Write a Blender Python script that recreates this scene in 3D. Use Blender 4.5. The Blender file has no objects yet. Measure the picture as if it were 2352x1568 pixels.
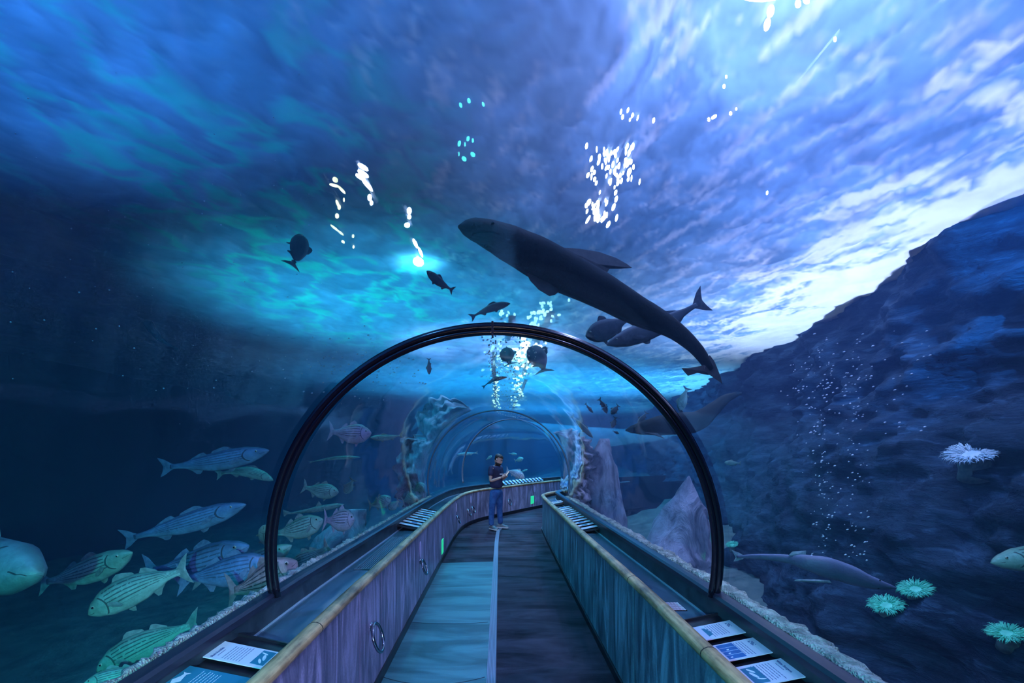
import bpy, bmesh, math, random
from mathutils import Vector, Matrix, noise as mnoise
R = math.radians
random.seed(7)
sc = bpy.context.scene
C = sc.collection
F, CX, CY, H = 1045.0, 1147.0, 1030.0, 1.88
def at(px, py, d):            # a point of the place seen at a pixel, d metres ahead
    return Vector(((px-CX)*d/F, d, H-(py-CY)*d/F))
ZS = 4.40                     # water surface level

# ------------------------------------------------------------------ materials
class NT:
    def __init__(s, name):
        s.m = bpy.data.materials.new(name); s.m.use_nodes = True
        s.t = s.m.node_tree; s.t.nodes.clear()
        s.out = s.n('ShaderNodeOutputMaterial')
    def n(s, kind, ins=None, **kw):
        nd = s.t.nodes.new(kind)
        for k, v in kw.items(): setattr(nd, k, v)
        for k, v in (ins or {}).items():
            if isinstance(v, bpy.types.NodeSocket): s.t.links.new(v, nd.inputs[k])
            else: nd.inputs[k].default_value = v
        return nd
    def l(s, a, b): s.t.links.new(a, b)
    def coord(s, scale=(1,1,1), rot=(0,0,0), kind='Object', loc=(0,0,0)):
        tc = s.n('ShaderNodeTexCoord')
        mp = s.n('ShaderNodeMapping', {'Vector': tc.outputs[kind], 'Scale': scale, 'Rotation': rot, 'Location': loc})
        return mp.outputs[0]
    def noise(s, vec, scale=5, detail=4, rough=.55, dist=0):
        return s.n('ShaderNodeTexNoise', {'Vector': vec, 'Scale': scale, 'Detail': detail, 'Roughness': rough, 'Distortion': dist}).outputs['Fac']
    def ramp(s, fac, *stops):
        r = s.n('ShaderNodeValToRGB', {'Fac': fac}); e = r.color_ramp.elements
        while len(e) < len(stops): e.new(.5)
        for i, (p, c) in enumerate(stops):
            e[i].position = p; e[i].color = (c, c, c, 1) if isinstance(c, (int, float)) else (*c, 1)
        return r.outputs[0]
    def math(s, op, a, b=0.0, c=None, clamp=False):
        ins = {0: a, 1: b}
        if c is not None: ins[2] = c
        return s.n('ShaderNodeMath', ins, operation=op, use_clamp=clamp).outputs[0]
    def mixc(s, f, a, b):
        nd = s.n('ShaderNodeMix', data_type='RGBA')
        for i, v in ((0, f), (6, a), (7, b)):
            if isinstance(v, bpy.types.NodeSocket): s.l(v, nd.inputs[i])
            else: nd.inputs[i].default_value = v if i == 0 else (*v, 1)
        return nd.outputs[2]
    def bump(s, h, strength=.3, dist=.02):
        return s.n('ShaderNodeBump', {'Height': h, 'Strength': strength, 'Distance': dist}).outputs[0]
    def bsdf(s, col=(.5,.5,.5), rough=.5, metal=0, bump=None, spec=.5, **extra):
        ins = {'Roughness': rough, 'Metallic': metal, 'Specular IOR Level': spec}
        ins['Base Color'] = col if isinstance(col, bpy.types.NodeSocket) else (*col, 1)
        if bump is not None: ins['Normal'] = bump
        ins.update(extra)
        return s.n('ShaderNodeBsdfPrincipled', ins).outputs[0]
    def done(s, sh): s.l(sh, s.out.inputs[0]); return s.m
MATS = {}
def plain(name, col, rough=.5, metal=0, spec=.5):
    if name not in MATS:
        t = NT(name); MATS[name] = t.done(t.bsdf(col, rough, metal, spec=spec))
    return MATS[name]
def noisy(name, c1, c2, scale=6, rough=.6, bump=.2, stretch=(1,1,1), metal=0, spec=.5, bd=.01):
    if name not in MATS:
        t = NT(name); f = t.noise(t.coord(stretch), scale, 5)
        MATS[name] = t.done(t.bsdf(t.ramp(f, (.35, c1), (.65, c2)), rough, metal, t.bump(f, bump, bd), spec))
    return MATS[name]
def glow(name, col, strength):
    if name not in MATS:
        t = NT(name); MATS[name] = t.done(t.n('ShaderNodeEmission', {'Color': (*col, 1), 'Strength': strength}).outputs[0])
        MATS[name].cycles.emission_sampling = 'NONE'
    return MATS[name]

# ------------------------------------------------------------------ objects
def link(name, me, mat=None, parent=None, smooth=False):
    o = bpy.data.objects.new(name, me); C.objects.link(o)
    if mat is not None:
        for m in (mat if isinstance(mat, (list, tuple)) else [mat]): me.materials.append(m)
    if parent is not None: o.parent = parent
    if smooth:
        for p in me.polygons: p.use_smooth = True
    return o
def mesh(name, vs, fs, mat=None, parent=None, smooth=False, mi=None):
    me = bpy.data.meshes.new(name); me.from_pydata([tuple(v) for v in vs], [], fs); me.update()
    bm = bmesh.new(); bm.from_mesh(me); bmesh.ops.recalc_face_normals(bm, faces=bm.faces); bm.to_mesh(me); bm.free()
    o = link(name, me, mat, parent, smooth)
    if mi: 
        for p, k in zip(me.polygons, mi): p.material_index = k
    return o
def tag(o, label=None, cat=None, group=None, kind=None):
    if label: o['label'] = label
    if cat: o['category'] = cat
    if group: o['group'] = group
    if kind: o['kind'] = kind
    return o
def empty(name, loc=(0,0,0), label=None, cat=None, group=None, rz=0):
    o = bpy.data.objects.new(name, None); C.objects.link(o); o.location = loc; o.rotation_euler.z = rz
    o.empty_display_size = .1
    return tag(o, label, cat, group)
def grid(nu, nv, fn, close_u=False):
    vs = [fn(i, j) for i in range(nu) for j in range(nv)]; fs = []
    for i in range(nu if close_u else nu-1):
        for j in range(nv-1):
            a, b = i*nv+j, ((i+1) % nu)*nv+j
            fs.append((a, b, b+1, a+1))
    return vs, fs
def box(cx, cy, cz, sx, sy, sz, rot=None):
    vs = []
    for x in (-.5,.5):
        for y in (-.5,.5):
            for z in (-.5,.5):
                v = Vector((x*sx, y*sy, z*sz))
                if rot: v = rot @ v
                vs.append(v+Vector((cx,cy,cz)))
    return vs, [(0,1,3,2),(4,6,7,5),(0,4,5,1),(2,3,7,6),(0,2,6,4),(1,5,7,3)]
def join(*parts):
    V, Fc = [], []
    for vs, fs in parts:
        k = len(V); V += list(vs); Fc += [tuple(i+k for i in f) for f in fs]
    return V, Fc
def tube(pts, rad, n=10, cap=True, up=Vector((0,0,1))):
    pts = [Vector(p) for p in pts]; vs = []; N = len(pts)
    for i, p in enumerate(pts):
        t = (pts[min(i+1,N-1)]-pts[max(i-1,0)]).normalized()
        s = t.cross(up)
        if s.length < 1e-3: s = t.cross(Vector((1,0,0)))
        s.normalize(); u = s.cross(t)
        r = rad[i] if isinstance(rad, (list, tuple)) else rad
        for k in range(n):
            a = 2*math.pi*k/n; vs.append(p+s*math.cos(a)*r+u*math.sin(a)*r)
    fs = [(i*n+k, i*n+(k+1)%n, (i+1)*n+(k+1)%n, (i+1)*n+k) for i in range(N-1) for k in range(n)]
    if cap: fs += [tuple(range(n)), tuple((N-1)*n+k for k in range(n))]
    return vs, fs
def sweep(path, prof, closed=True, cap=True):
    """profile (offset to the left-of-travel normal, z) swept along a plan path [(x, y), ...]; prof may be fn(i)"""
    P = [Vector((p[0], p[1])) for p in path]; N = len(P); vs = []; L = None
    for i, p in enumerate(P):
        a = (P[i]-P[i-1]).normalized() if i else (P[1]-P[0]).normalized()
        b = (P[i+1]-P[i]).normalized() if i < N-1 else a
        t = (a+b).normalized(); nrm = Vector((t.y, -t.x)); k = 1/max(.4, t.dot(a))
        pr = prof(i) if callable(prof) else prof; L = len(pr)
        for off, z in pr: vs.append(Vector((p.x+nrm.x*off*k, p.y+nrm.y*off*k, z)))
    fs = [(i*L+k, i*L+(k+1)%L, (i+1)*L+(k+1)%L, (i+1)*L+k) for i in range(N-1) for k in range(L if closed else L-1)]
    if closed and cap: fs += [tuple(range(L)), tuple((N-1)*L+k for k in range(L))]
    return vs, fs
def resample(path, step):
    out = []
    for a, b in zip(path, path[1:]):
        a, b = Vector(a), Vector(b); n = max(1, int(round((b-a).length/step)))
        out += [tuple(a.lerp(b, k/n)) for k in range(n)]
    return out+[tuple(path[-1])]
def smooth_path(path, it=2):
    for _ in range(it):
        q = [path[0]]
        for a, b in zip(path, path[1:]):
            a, b = Vector(a), Vector(b); q += [tuple(a.lerp(b, .25)), tuple(a.lerp(b, .75))]
        path = q+[path[-1]]
    return path
def lerpt(tab, x):
    if x <= tab[0][0]: return tab[0][1]
    for (a, u), (b, v) in zip(tab, tab[1:]):
        if x <= b: return u+(v-u)*(x-a)/(b-a)
    return tab[-1][1]
def fbm(x, y, z=0, o=4):
    s, a = 0, 1
    for k in range(o):
        s += a*mnoise.noise(Vector((x, y, z))*(2**k)+Vector((k*7.1, 3.3*k, k))); a *= .5
    return s

#@ENV
# ================================================================== TANK
CURVE = [(-3, 5.3), (3, 5.35), (4.7, 5.42), (5.5, 5.55), (7.5, 6.1), (9.75, 6.6), (16.5, 7.95), (37, 10.9), (45, 11.8)]
def wall_x(y, z):
    lean = lerpt([(-1, -3.0), (0, -2.2), (1, -1.5), (2.2, -.7), (4.4, 0), (5.4, .2)], z)
    return lerpt(CURVE, y)+lean*lerpt([(0, .75), (6, 1.0), (20, .6)], y)

def rock_material(name, dark, light, sc_=1.0, emissive=None):
    t = NT(name)
    v = t.coord((.35*sc_, .35*sc_, 1.3*sc_), rot=(R(8), 0, 0))
    a = t.noise(v, 2.2, 7, .62, .8)
    v2 = t.coord((1, 1, 3.2)); b = t.noise(v2, 5, 6, .7, .5)
    f = t.math('ADD', t.math('MULTIPLY', a, .6), t.math('MULTIPLY', b, .4))
    col = t.ramp(f, (.36, dark), (.5, tuple((x+y)/2.6 for x, y in zip(dark, light))), (.62, light))
    hl = t.ramp(t.noise(t.coord((.9, 1.1, 4.5), rot=(R(12), 0, 0)), 2.6, 6, .7, .6), (.54, 0.0), (.66, .6))
    return t.done(t.bsdf(t.mixc(hl, col, tuple(x*1.9 for x in light)), .9, 0, t.bump(f, .9, .12), .1))
rock = rock_material('tank_rock', (.007,.014,.030), (.038,.080,.135))

def rw(i, j):
    y = -3+44*(i/359)**1.5; z = -.9+5.85*j/109
    n = fbm(y*.35, z*.5, 1)*.55+fbm(y*1.3, z*2.4, 5)*.22+fbm(y*3.2, z*7, 9)*.10
    return (wall_x(y, z)+n, y, z)
vs, fs = grid(180*2, 110, rw)
tag(mesh('wall_right', vs, fs, rock, smooth=True), kind='structure', label='dark blue-lit rock wall of the tank on the right', )
back = noisy('tank_back_wall', (.012,.02,.04), (.03,.045,.08), .6, .9, .3)
def lw(i, j):
    y = -3+48*i/60; z = -1.5+7.5*j/14
    return (-13+fbm(y*.2, z*.3)*.8, y, z)
vs, fs = grid(61, 15, lw); tag(mesh('wall_left', vs, fs, back, smooth=True), kind='structure')
def bw(i, j):
    x = -14+32*i/40; z = -1.5+7.5*j/14
    return (x, 40+fbm(x*.2, z*.3)*.5, z)
vs, fs = grid(41, 15, bw); tag(mesh('wall_back', vs, fs, back, smooth=True), kind='structure')
vs, fs = box(1, -3.2, 5.5, 34, .2, 14.4); tag(mesh('wall_front', vs, fs, back), kind='structure')
# sea bed (two banks of sand and rock either side of the tunnel)
bed = noisy('sea_bed_sand', (.05,.09,.09), (.16,.20,.19), 3.0, .95, .8, bd=.06)
def sb(i, j):
    x = -14+31*i/110; y = -3+48*(j/110)**1.3
    z = lerpt([(-14,-1.4),(-6,-1.1),(-2.2,-.5),(2.2,-.35),(5,.3),(12,.6)], x)+fbm(x*.7, y*.6)*.16
    if y < 17 and abs(x-max(0, (y-11)*1.0)) < 1.9: z = -.9
    return (x, y, z)
vs, fs = grid(111, 111, sb); tag(mesh('floor_seabed', vs, fs, bed, smooth=True), kind='structure')
# roof of the hall over the water
vs, fs = box(1, 21, 12.6, 34, 50, .2)
tag(mesh('ceiling', vs, fs, plain('hall_roof', (.05,.07,.14), .9)), kind='structure')

# water surface: waves, foam and clarity are worked out per vertex
import numpy as np
def _h(ix, iy, s):
    h = (ix*374761393+iy*668265263+s*974711) & 0xffffffff
    h = ((h ^ (h >> 13))*1274126177) & 0xffffffff
    return ((h ^ (h >> 16)) & 0xffff)/65535.0*2*np.pi
def gn(x, y, s=0):
    x0 = np.floor(x); y0 = np.floor(y); fx = x-x0; fy = y-y0; ix = x0.astype(np.int64); iy = y0.astype(np.int64)
    def g(a, b):
        t_ = _h(ix+a, iy+b, s); return np.cos(t_)*(fx-a)+np.sin(t_)*(fy-b)
    u = fx*fx*fx*(fx*(fx*6-15)+10); v = fy*fy*fy*(fy*(fy*6-15)+10)
    a = g(0,0)*(1-u)+g(1,0)*u; b = g(0,1)*(1-u)+g(1,1)*u
    return (a*(1-v)+b*v)*1.5
def nfb(x, y, s=0, o=4, r=.55):
    t_, a = 0, 1
    for k in range(o): t_ = t_+a*gn(x*2**k+k*3.7, y*2**k-k*1.9, s+k); a *= r
    return t_
NU, NV = 560, 700
uu = np.linspace(-1, 1, NU); xx = 1.0+np.sign(uu)*np.abs(uu)**1.25*15.0
vv = np.linspace(0, 1, NV); yy = -3.1+48*vv**1.55
X, Y = np.meshgrid(xx, yy, indexing='ij')
wx = X+.25*nfb(X*1.1, Y*1.1, 31, 3); wy = Y+.25*nfb(X*1.1, Y*1.1, 37, 3)
big = nfb(wx*1.3, wy*.8, 1, 3); mid_ = nfb(wx*4.2+big, wy*2.4, 5, 4, .62); fine = nfb(wx*11, wy*7, 9, 3)
ridge = 1-np.abs(nfb(wx*1.6, wy*1.1, 15, 3, .6))*2.4
Z = ZS+big*.022+mid_*.016+fine*.006
cyv, cxv = zip(*CURVE); edge = np.interp(Y, cyv, cxv)+.5*nfb(X*.0+.3, Y*.8, 41, 3)
dist = edge-X
ux, uy = X*.95+Y*.3, Y*.95-X*.3
fo = nfb(ux*2.4+big*.5, uy*.9, 51, 6, .68)
foam = np.clip((fo*.95+1.35-.80*dist)*1.7, 0, 1)
foam = np.where(dist < -1.2, 0, foam)
wisp = np.clip(nfb(ux*4.6, uy*1.5, 61, 6, .68)*1.5+.42-.17*np.maximum(dist, 0), 0, 1)*.38
foam = np.clip(foam+wisp*(dist < 7), 0, 1)
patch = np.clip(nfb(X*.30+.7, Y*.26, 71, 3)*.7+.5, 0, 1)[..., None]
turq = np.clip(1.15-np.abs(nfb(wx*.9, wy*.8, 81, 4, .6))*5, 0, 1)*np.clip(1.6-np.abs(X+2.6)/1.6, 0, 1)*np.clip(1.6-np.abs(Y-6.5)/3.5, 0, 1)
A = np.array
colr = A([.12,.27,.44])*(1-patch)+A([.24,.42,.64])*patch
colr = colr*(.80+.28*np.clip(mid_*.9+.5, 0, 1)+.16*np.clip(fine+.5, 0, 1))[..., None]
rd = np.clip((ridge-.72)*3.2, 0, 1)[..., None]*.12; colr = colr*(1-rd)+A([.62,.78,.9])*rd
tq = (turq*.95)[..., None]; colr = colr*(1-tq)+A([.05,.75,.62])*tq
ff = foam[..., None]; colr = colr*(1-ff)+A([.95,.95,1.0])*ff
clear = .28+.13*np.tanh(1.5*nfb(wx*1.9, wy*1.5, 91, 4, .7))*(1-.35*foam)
P3 = np.stack([X, Y, Z], -1).reshape(-1, 3)
idx = np.arange(NU*NV).reshape(NU, NV); Q = np.stack([idx[:-1,:-1], idx[1:,:-1], idx[1:,1:], idx[:-1,1:]], -1).reshape(-1, 4)
me = bpy.data.meshes.new('water_surface'); me.vertices.add(len(P3)); me.vertices.foreach_set('co', P3.ravel())
me.loops.add(Q.size); me.loops.foreach_set('vertex_index', Q.ravel()); me.polygons.add(len(Q))
me.polygons.foreach_set('loop_start', np.arange(len(Q))*4); me.polygons.foreach_set('loop_total', np.full(len(Q), 4)); me.polygons.foreach_set('use_smooth', np.ones(len(Q), bool))
me.update(); 
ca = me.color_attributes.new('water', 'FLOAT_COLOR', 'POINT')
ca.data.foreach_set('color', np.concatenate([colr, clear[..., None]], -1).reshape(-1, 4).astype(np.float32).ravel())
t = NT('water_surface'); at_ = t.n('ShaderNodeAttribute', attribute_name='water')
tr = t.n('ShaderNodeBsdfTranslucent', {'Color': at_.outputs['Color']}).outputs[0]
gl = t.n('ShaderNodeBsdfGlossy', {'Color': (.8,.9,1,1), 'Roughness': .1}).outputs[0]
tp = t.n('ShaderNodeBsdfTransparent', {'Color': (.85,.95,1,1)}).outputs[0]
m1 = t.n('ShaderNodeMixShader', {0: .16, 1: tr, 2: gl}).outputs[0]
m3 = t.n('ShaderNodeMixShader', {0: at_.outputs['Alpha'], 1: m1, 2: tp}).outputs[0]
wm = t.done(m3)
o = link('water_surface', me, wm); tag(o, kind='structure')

# glints of lamps in the waves, made as glowing blobs added over the water
glint_m = glow('glint_glow', (1.0,.93,.98), 45.0); glint_t = glow('glint_glow_teal', (.1,.9,.8), 9.0); glint_y = glow('glint_glow_amber', (1.0,.9,.55), 9.0)
def lamp(blobs, m, label, zl=9.2):
    """blobs: (px, py, width, height, lean in degrees)"""
    cx_ = sum(b[0] for b in blobs)/len(blobs); cy_ = sum(b[1] for b in blobs)/len(blobs)
    def pt(px, py): return at(px, py, (zl-H)*F/(CY-py))
    p = pt(cx_, cy_); e = empty('lamp_glint', p, label, 'lamp', 'glints over the tank')
    V = []; bb = []
    for bx, by, w_, h_, a in blobs:
        n = 9; ca, sa = math.cos(R(a)), math.sin(R(a)); o_ = []
        for k in range(n):
            u, v_ = math.cos(2*math.pi*k/n)*w_/2, math.sin(2*math.pi*k/n)*h_/2
            o_.append(pt(bx+u*ca-v_*sa, by+u*sa+v_*ca)-p)
        V.append((o_+[v+Vector((0,0,.03)) for v in o_], [tuple(range(n)), tuple(range(n, 2*n))]+[(k, (k+1)%n, n+(k+1)%n, n+k) for k in range(n)])); bb += o_
    vs, fs = join(*V); o = mesh('glint_blobs', vs, fs, m, e)
    if len(blobs) > 1: o['kind'] = 'stuff'
    xs = [v.x for v in bb]; ys = [v.y for v in bb]
    vs, fs = box((min(xs)+max(xs))/2, (min(ys)+max(ys))/2, .10, .12, max(ys)-min(ys)+.1, .06)
    mesh('added_bar', vs, fs, plain('added_bar', (.05,.07,.14), .7), e)  # bar added above the glowing blobs
    return e
rl = random.Random(11)
def scatter(cx_, cy_, sx, sy, n, lo, hi, lean):
    return [(rl.gauss(cx_, sx), rl.gauss(cy_, sy), rl.uniform(lo, hi)*.46, rl.uniform(lo, hi)*1.05, lean+rl.uniform(-15, 15)) for _ in range(n)]
lamp(scatter(1452, 262, 18, 22, 9, 6, 13, 15), glint_m, 'small group of glints at the top of the big sparkling cluster')
lamp(scatter(1395, 350, 24, 14, 12, 7, 14, 12), glint_m, 'upper middle glints of the big sparkling cluster')
lamp(scatter(1402, 402, 27, 27, 46, 7, 14, 18), glint_m, 'densest patch of glints in the big sparkling cluster')
lamp(scatter(1446, 380, 5, 20, 11, 9, 18, 18), glint_m, 'bright streak of glints along the right of the big cluster')
lamp(scatter(1365, 478, 16, 13, 12, 8, 20, 20)+scatter(1398, 490, 8, 12, 8, 8, 18, 20), glint_m, 'lowest glints of the big cluster right above the large shark')
lamp([(834,385,28,9,32),(834,400,30,9,32),(828,408,26,8,30),(843,425,40,8,50),(849,455,10,14,0),(853,467,8,10,0)], glint_m, 'bright white streaks on the water left of centre')
lamp([(770,414,14,10,30),(768,427,24,5,15),(785,437,24,5,45),(775,468,6,16,-25),(779,477,8,10,0),(774,497,9,10,0),(790,460,4,8,0)], glint_y, 'dim yellowish streaks left of the bright white ones')
lamp([(769,525,26,4,38),(783,536,16,4,38),(811,543,6,7,0),(788,556,9,5,30),(812,568,5,6,0)], glint_y, 'faint yellowish streaks low on the left of the water')
lamp([(940,485,11,14,0),(940,499,9,9,0),(935,518,13,10,0)], glint_m, 'three white glints just left of the large shark nose', )
lamp([(954,560,7,24,-28),(966,580,6,26,-24),(961,602,26,20,20)], glint_m, 'bright white streak and blob above the small fish left of centre')
lamp([(1055,331,7,12,20),(1075,320,7,10,20),(1086,324,5,8,0),(1068,333,4,8,0),(1086,356,12,8,35),(1066,366,12,8,35),(1054,355,3,8,0)], glint_t, 'teal glints high above the large shark nose')
lamp([(1058,243,6,10,-30),(1077,233,7,10,-30),(1110,241,5,9,-30)], glint_t, 'three small teal glints at the top centre')
lamp([(1770,28,16,28,20),(1762,58,14,30,18),(1833,11,14,16,20),(1852,3,16,14,20),(1745,-6,90,22,0)], glint_m, 'brightest glare at the top right edge')
lamp([(1918,92,7,9,15),(1668,178,5,5,0),(1663,200,6,8,20),(1640,270,14,5,-30),(1628,276,6,7,0),(1678,262,7,6,0),(1762,444,5,8,20),(1691,252,4,4,0)], glint_m, 'scattered tiny glints below the bright top right glare')
glint_r = glow('glint_glow_warm', (1.0,.97,.70), 18.0); glint_c = glow('glint_glow_cool', (.55,.85,1.0), 7.0)
def row(p0, p1, sx, n, lo, hi):  # columns of glints: glowing blobs added low over the water
    out = []
    for _ in range(n):
        u = rl.random(); out.append((p0[0]+(p1[0]-p0[0])*u+rl.gauss(0, sx), p0[1]+(p1[1]-p0[1])*u, rl.uniform(lo, hi)*1.3, rl.uniform(lo, hi)*.7, rl.uniform(-40, 40)))
    return out
lamp(row((1138,790),(1140,868), 9, 30, 2.5, 6), glint_c, 'narrow column of cool glints just under the top of the rib', 4.62)
lamp(row((1138,872),(1143,940), 4, 40, 2, 4.5), glint_r, 'thin dotted column of glints above the card reflections', 4.62)
lamp(row((1268,690),(1215,765), 22, 46, 3.5, 8), glint_c, 'loose cool glints right above the rib, below the shark', 4.62)
lamp(row((1215,775),(1195,850), 18, 60, 3.5, 8), glint_r, 'dense yellowish glints inside the top of the rib', 4.62)
lamp(row((1192,855),(1184,935), 7, 34, 2.5, 6), glint_r, 'trail of yellowish glints running down from the dense patch', 4.62)
lamp(row((1150,700),(1165,760), 12, 16, 3, 6), glint_c, 'faint glints around the slim fork-tailed fish', 4.62)
#@END ENV

#@INNER
# ================================================================== WALKWAY
def dz(y): return lerpt([(3, 0), (5, .04), (7, .07), (10, .13)], y)
LP = smooth_path([(-.96,-1.5),(-.96,8),(-.93,10),(-.80,11.1),(-.45,11.95),(.12,12.75),(1.18,14.3),(2.4,15.9),(4.2,17.5),(7.5,19.2)], 2)
RP = smooth_path([(.96,-1.5),(.95,10.2),(1.02,10.7),(1.35,11.3),(1.95,12.1),(3,13.4),(4.8,15.0),(8,16.6)], 2)
LP = resample(LP, .35); RP = resample(RP, .35)
def cut(path, y0, y1):
    """the stretch of a plan path between two y values"""
    out = []
    for a, b in zip(path, path[1:]):
        if a[1] < y0 < b[1]: k = (y0-a[1])/(b[1]-a[1]); out.append((a[0]+(b[0]-a[0])*k, y0))
        if y0 <= b[1] <= y1: out.append(b)
        if a[1] < y1 < b[1]: k = (y1-a[1])/(b[1]-a[1]); out.append((a[0]+(b[0]-a[0])*k, y1))
    return out
def run(path, prof, name, mat, parent=None, smooth=False, **kw):
    vs, fs = sweep(path, lambda i: [(o, z-(dz(path[i][1]) if z > .5 else 0)) for o, z in prof])
    return tag(mesh(name, vs, fs, mat, parent, smooth), **kw)

# floor
t = NT('walkway_belt'); v = t.coord((1, 1, 1)); n1 = t.noise(t.coord((.55, 2.4, 1)), 1.7, 4, .55, .8); n2 = t.noise(v, 160, 2)
f = t.math('ADD', t.math('MULTIPLY', n1, .86), t.math('MULTIPLY', n2, .14))
belt = t.done(t.bsdf(t.ramp(f, (.40, (.035,.12,.14)), (.60, (.10,.28,.31))), .42, 0, t.bump(f, .5, .03), .5))  # ripple bands of light through the waves put into the colour
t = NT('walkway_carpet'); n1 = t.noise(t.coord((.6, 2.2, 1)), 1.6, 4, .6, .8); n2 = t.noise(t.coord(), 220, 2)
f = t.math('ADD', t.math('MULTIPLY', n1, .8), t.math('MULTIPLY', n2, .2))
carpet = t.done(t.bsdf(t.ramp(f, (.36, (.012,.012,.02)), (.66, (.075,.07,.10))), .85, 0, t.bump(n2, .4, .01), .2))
t = NT('groove_strip'); sp = t.n('ShaderNodeSeparateXYZ', {0: t.coord((1,1,1))})
g = t.math('SINE', t.math('MULTIPLY', sp.outputs[0], 520.0)); n1 = t.noise(t.coord((1,1,1)), 9, 4)
strip = t.done(t.bsdf(t.mixc(t.math('GREATER_THAN', g, .2), (.30,.36,.46), (.12,.14,.2)), .45, 0, t.bump(g, .3, .004), .5))
mid = [((l[0]), l[1]) for l in LP]
def floor_piece(name, x0, x1, mat, z=0.0, y1=30, lab=None):
    # x0 / x1: 0 = left wall, 1 = right wall
    rows = 60; vs = []
    n = min(len(LP), len(RP))
    for i in range(n):
        a, b = Vector(LP[i]), Vector(RP[i])
        if a.y > y1: break
        a = a+Vector((-.1,0)); b = b+Vector((.1,0))
        for x in (x0, x1):
            p = a.lerp(b, x)
            vs += [(p.x, p.y, z), (p.x, p.y, z-.05)]
    m = len(vs)//4; fs = []
    for i in range(m-1):
        k = 4*i
        fs += [(k, k+2, k+6, k+4), (k+1, k+5, k+7, k+3), (k, k+4, k+5, k+1), (k+2, k+3, k+7, k+6)]
    fs += [(0,1,3,2), (4*m-4, 4*m-2, 4*m-1, 4*m-3)]
    return tag(mesh(name, vs, fs, mat), kind='structure')
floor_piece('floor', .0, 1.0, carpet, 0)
floor_piece('floor_belt', .0, .452, belt, .012, 7.6)  # ended early: dark carpet stands in for the light falling off
floor_piece('floor_strip', .452, .488, strip, .02, 10.8)
seam = plain('seam_dark', (.02,.04,.06), .8)
for y0, bow in ((3.05, .10), (3.72, .12), (3.5, .03), (4.9, .05)):     # the joints that bow across the belt
    pts = [(-.95+.83*k/12, y0+bow*(1-((k-6)/6)**2)*-1, .0125) for k in range(13)]
    vs, fs = tube(pts, .0035, 5); 
    o = mesh('floor_joint', vs, fs, seam); tag(o, kind='structure')

# painted timber-look barrier panels
def panel_mat(name, lo, hi):
    t = NT(name); a = t.noise(t.coord((2.4, 2.4, .45)), 2.3, 6, .62, 1.6); b = t.noise(t.coord((2,2,2)), 40, 3)
    f = t.math('ADD', t.math('MULTIPLY', a, .88), t.math('MULTIPLY', b, .12))
    return t.done(t.bsdf(t.ramp(f, (.38, lo), (.5, tuple((x+y)/2.3 for x, y in zip(lo, hi))), (.62, tuple(x*1.15 for x in hi))), .38, 0, t.bump(b, .08, .004), .5))
pl, pr_ = panel_mat('panel_left_lit', (.12,.12,.19), (.46,.43,.60)), panel_mat('panel_right_lit', (.03,.09,.13), (.22,.42,.50))  # violet and teal light tinted into the paint of each side
core = plain('barrier_core', (.02,.02,.025), .8)
run(LP, [(-.02,.0),(-.05,.0),(-.05,.9),(-.02,.9)], 'trim_1', core, kind='structure')
run(RP, [(.02,.0),(.05,.0),(.05,.9),(.02,.9)], 'trim_2', core, kind='structure')
kick = plain('kick_black', (.012,.013,.02), .35)
run(LP, [(0,.0),(.016,.0),(.016,.09),(0,.09)], 'baseboard_left', kick, kind='structure')
run(RP, [(0,.0),(-.016,.0),(-.016,.07),(0,.07)], 'baseboard_right', kick, kind='structure')
chrome = plain('chrome', (.38,.38,.42), .16, 1.0)
blk = plain('black_gloss', (.01,.01,.014), .25)
pale = plain('pale_oval', (.55,.52,.75), .5)
green = NT('exit_green'); green = green.done(green.bsdf((.05,.8,.35), .5, **{'Emission Color': (.03,.9,.35,1), 'Emission Strength': .55}))
def on_wall(path, y, side, out=0.0):
    for a, b in zip(path, path[1:]):
        if a[1] <= y <= b[1]:
            k = (y-a[1])/max(1e-6, b[1]-a[1]); p = Vector(a).lerp(Vector(b), k); t_ = (Vector(b)-Vector(a)).normalized()
            n = Vector((t_.y, -t_.x))*(1 if side < 0 else -1)
            return Vector((p.x, p.y, 0))+Vector((n.x, n.y, 0))*out, Vector((t_.x, t_.y, 0)), Vector((n.x, n.y, 0))
LBL = {}
def panel(path, y0, y1, side, mat, label, group):
    c = cut(path, y0+.006, y1-.006)
    e = empty('barrier_panel', (c[0][0], c[0][1], 0), label, 'wall panel', group)
    s = -1 if side < 0 else 1
    vs, fs = sweep(c, lambda i: [(0, .075), (s*.018, .075), (s*.018, .893-dz(c[i][1])), (0, .893-dz(c[i][1]))])
    o = mesh('panel_board', [Vector(v)-e.location for v in vs], fs, mat, e)
    return e
def ring_pull(e, path, y, z, side, r=.085):
    p, t_, n = on_wall(path, y, side, .0)
    p.z = z
    cupv, cupf = [], []
    for k in range(20):
        a = 2*math.pi*k/20
        for q, rr in ((.0, .032), (.014, .028)):
            cupv.append(p+t_*math.cos(a)*rr+Vector((0,0,1))*(math.sin(a)*rr+r*.8)+n*q)
    cupf = [(2*k, 2*((k+1)%20), 2*((k+1)%20)+1, 2*k+1) for k in range(20)]+[tuple(range(1,40,2))]
    b = mesh('handle_boss', [v-e.location for v in cupv], cupf, chrome, e, True)
    ring = [p+n*(.024+.03*(1-math.sin(2*math.pi*k/24)))+t_*math.cos(2*math.pi*k/24)*r+Vector((0,0,math.sin(2*math.pi*k/24)*r)) for k in range(25)]
    vs, fs = tube(ring, .012, 8, False)
    mesh('ring_handle', [v-e.location for v in vs], fs, chrome, e, True)
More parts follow.
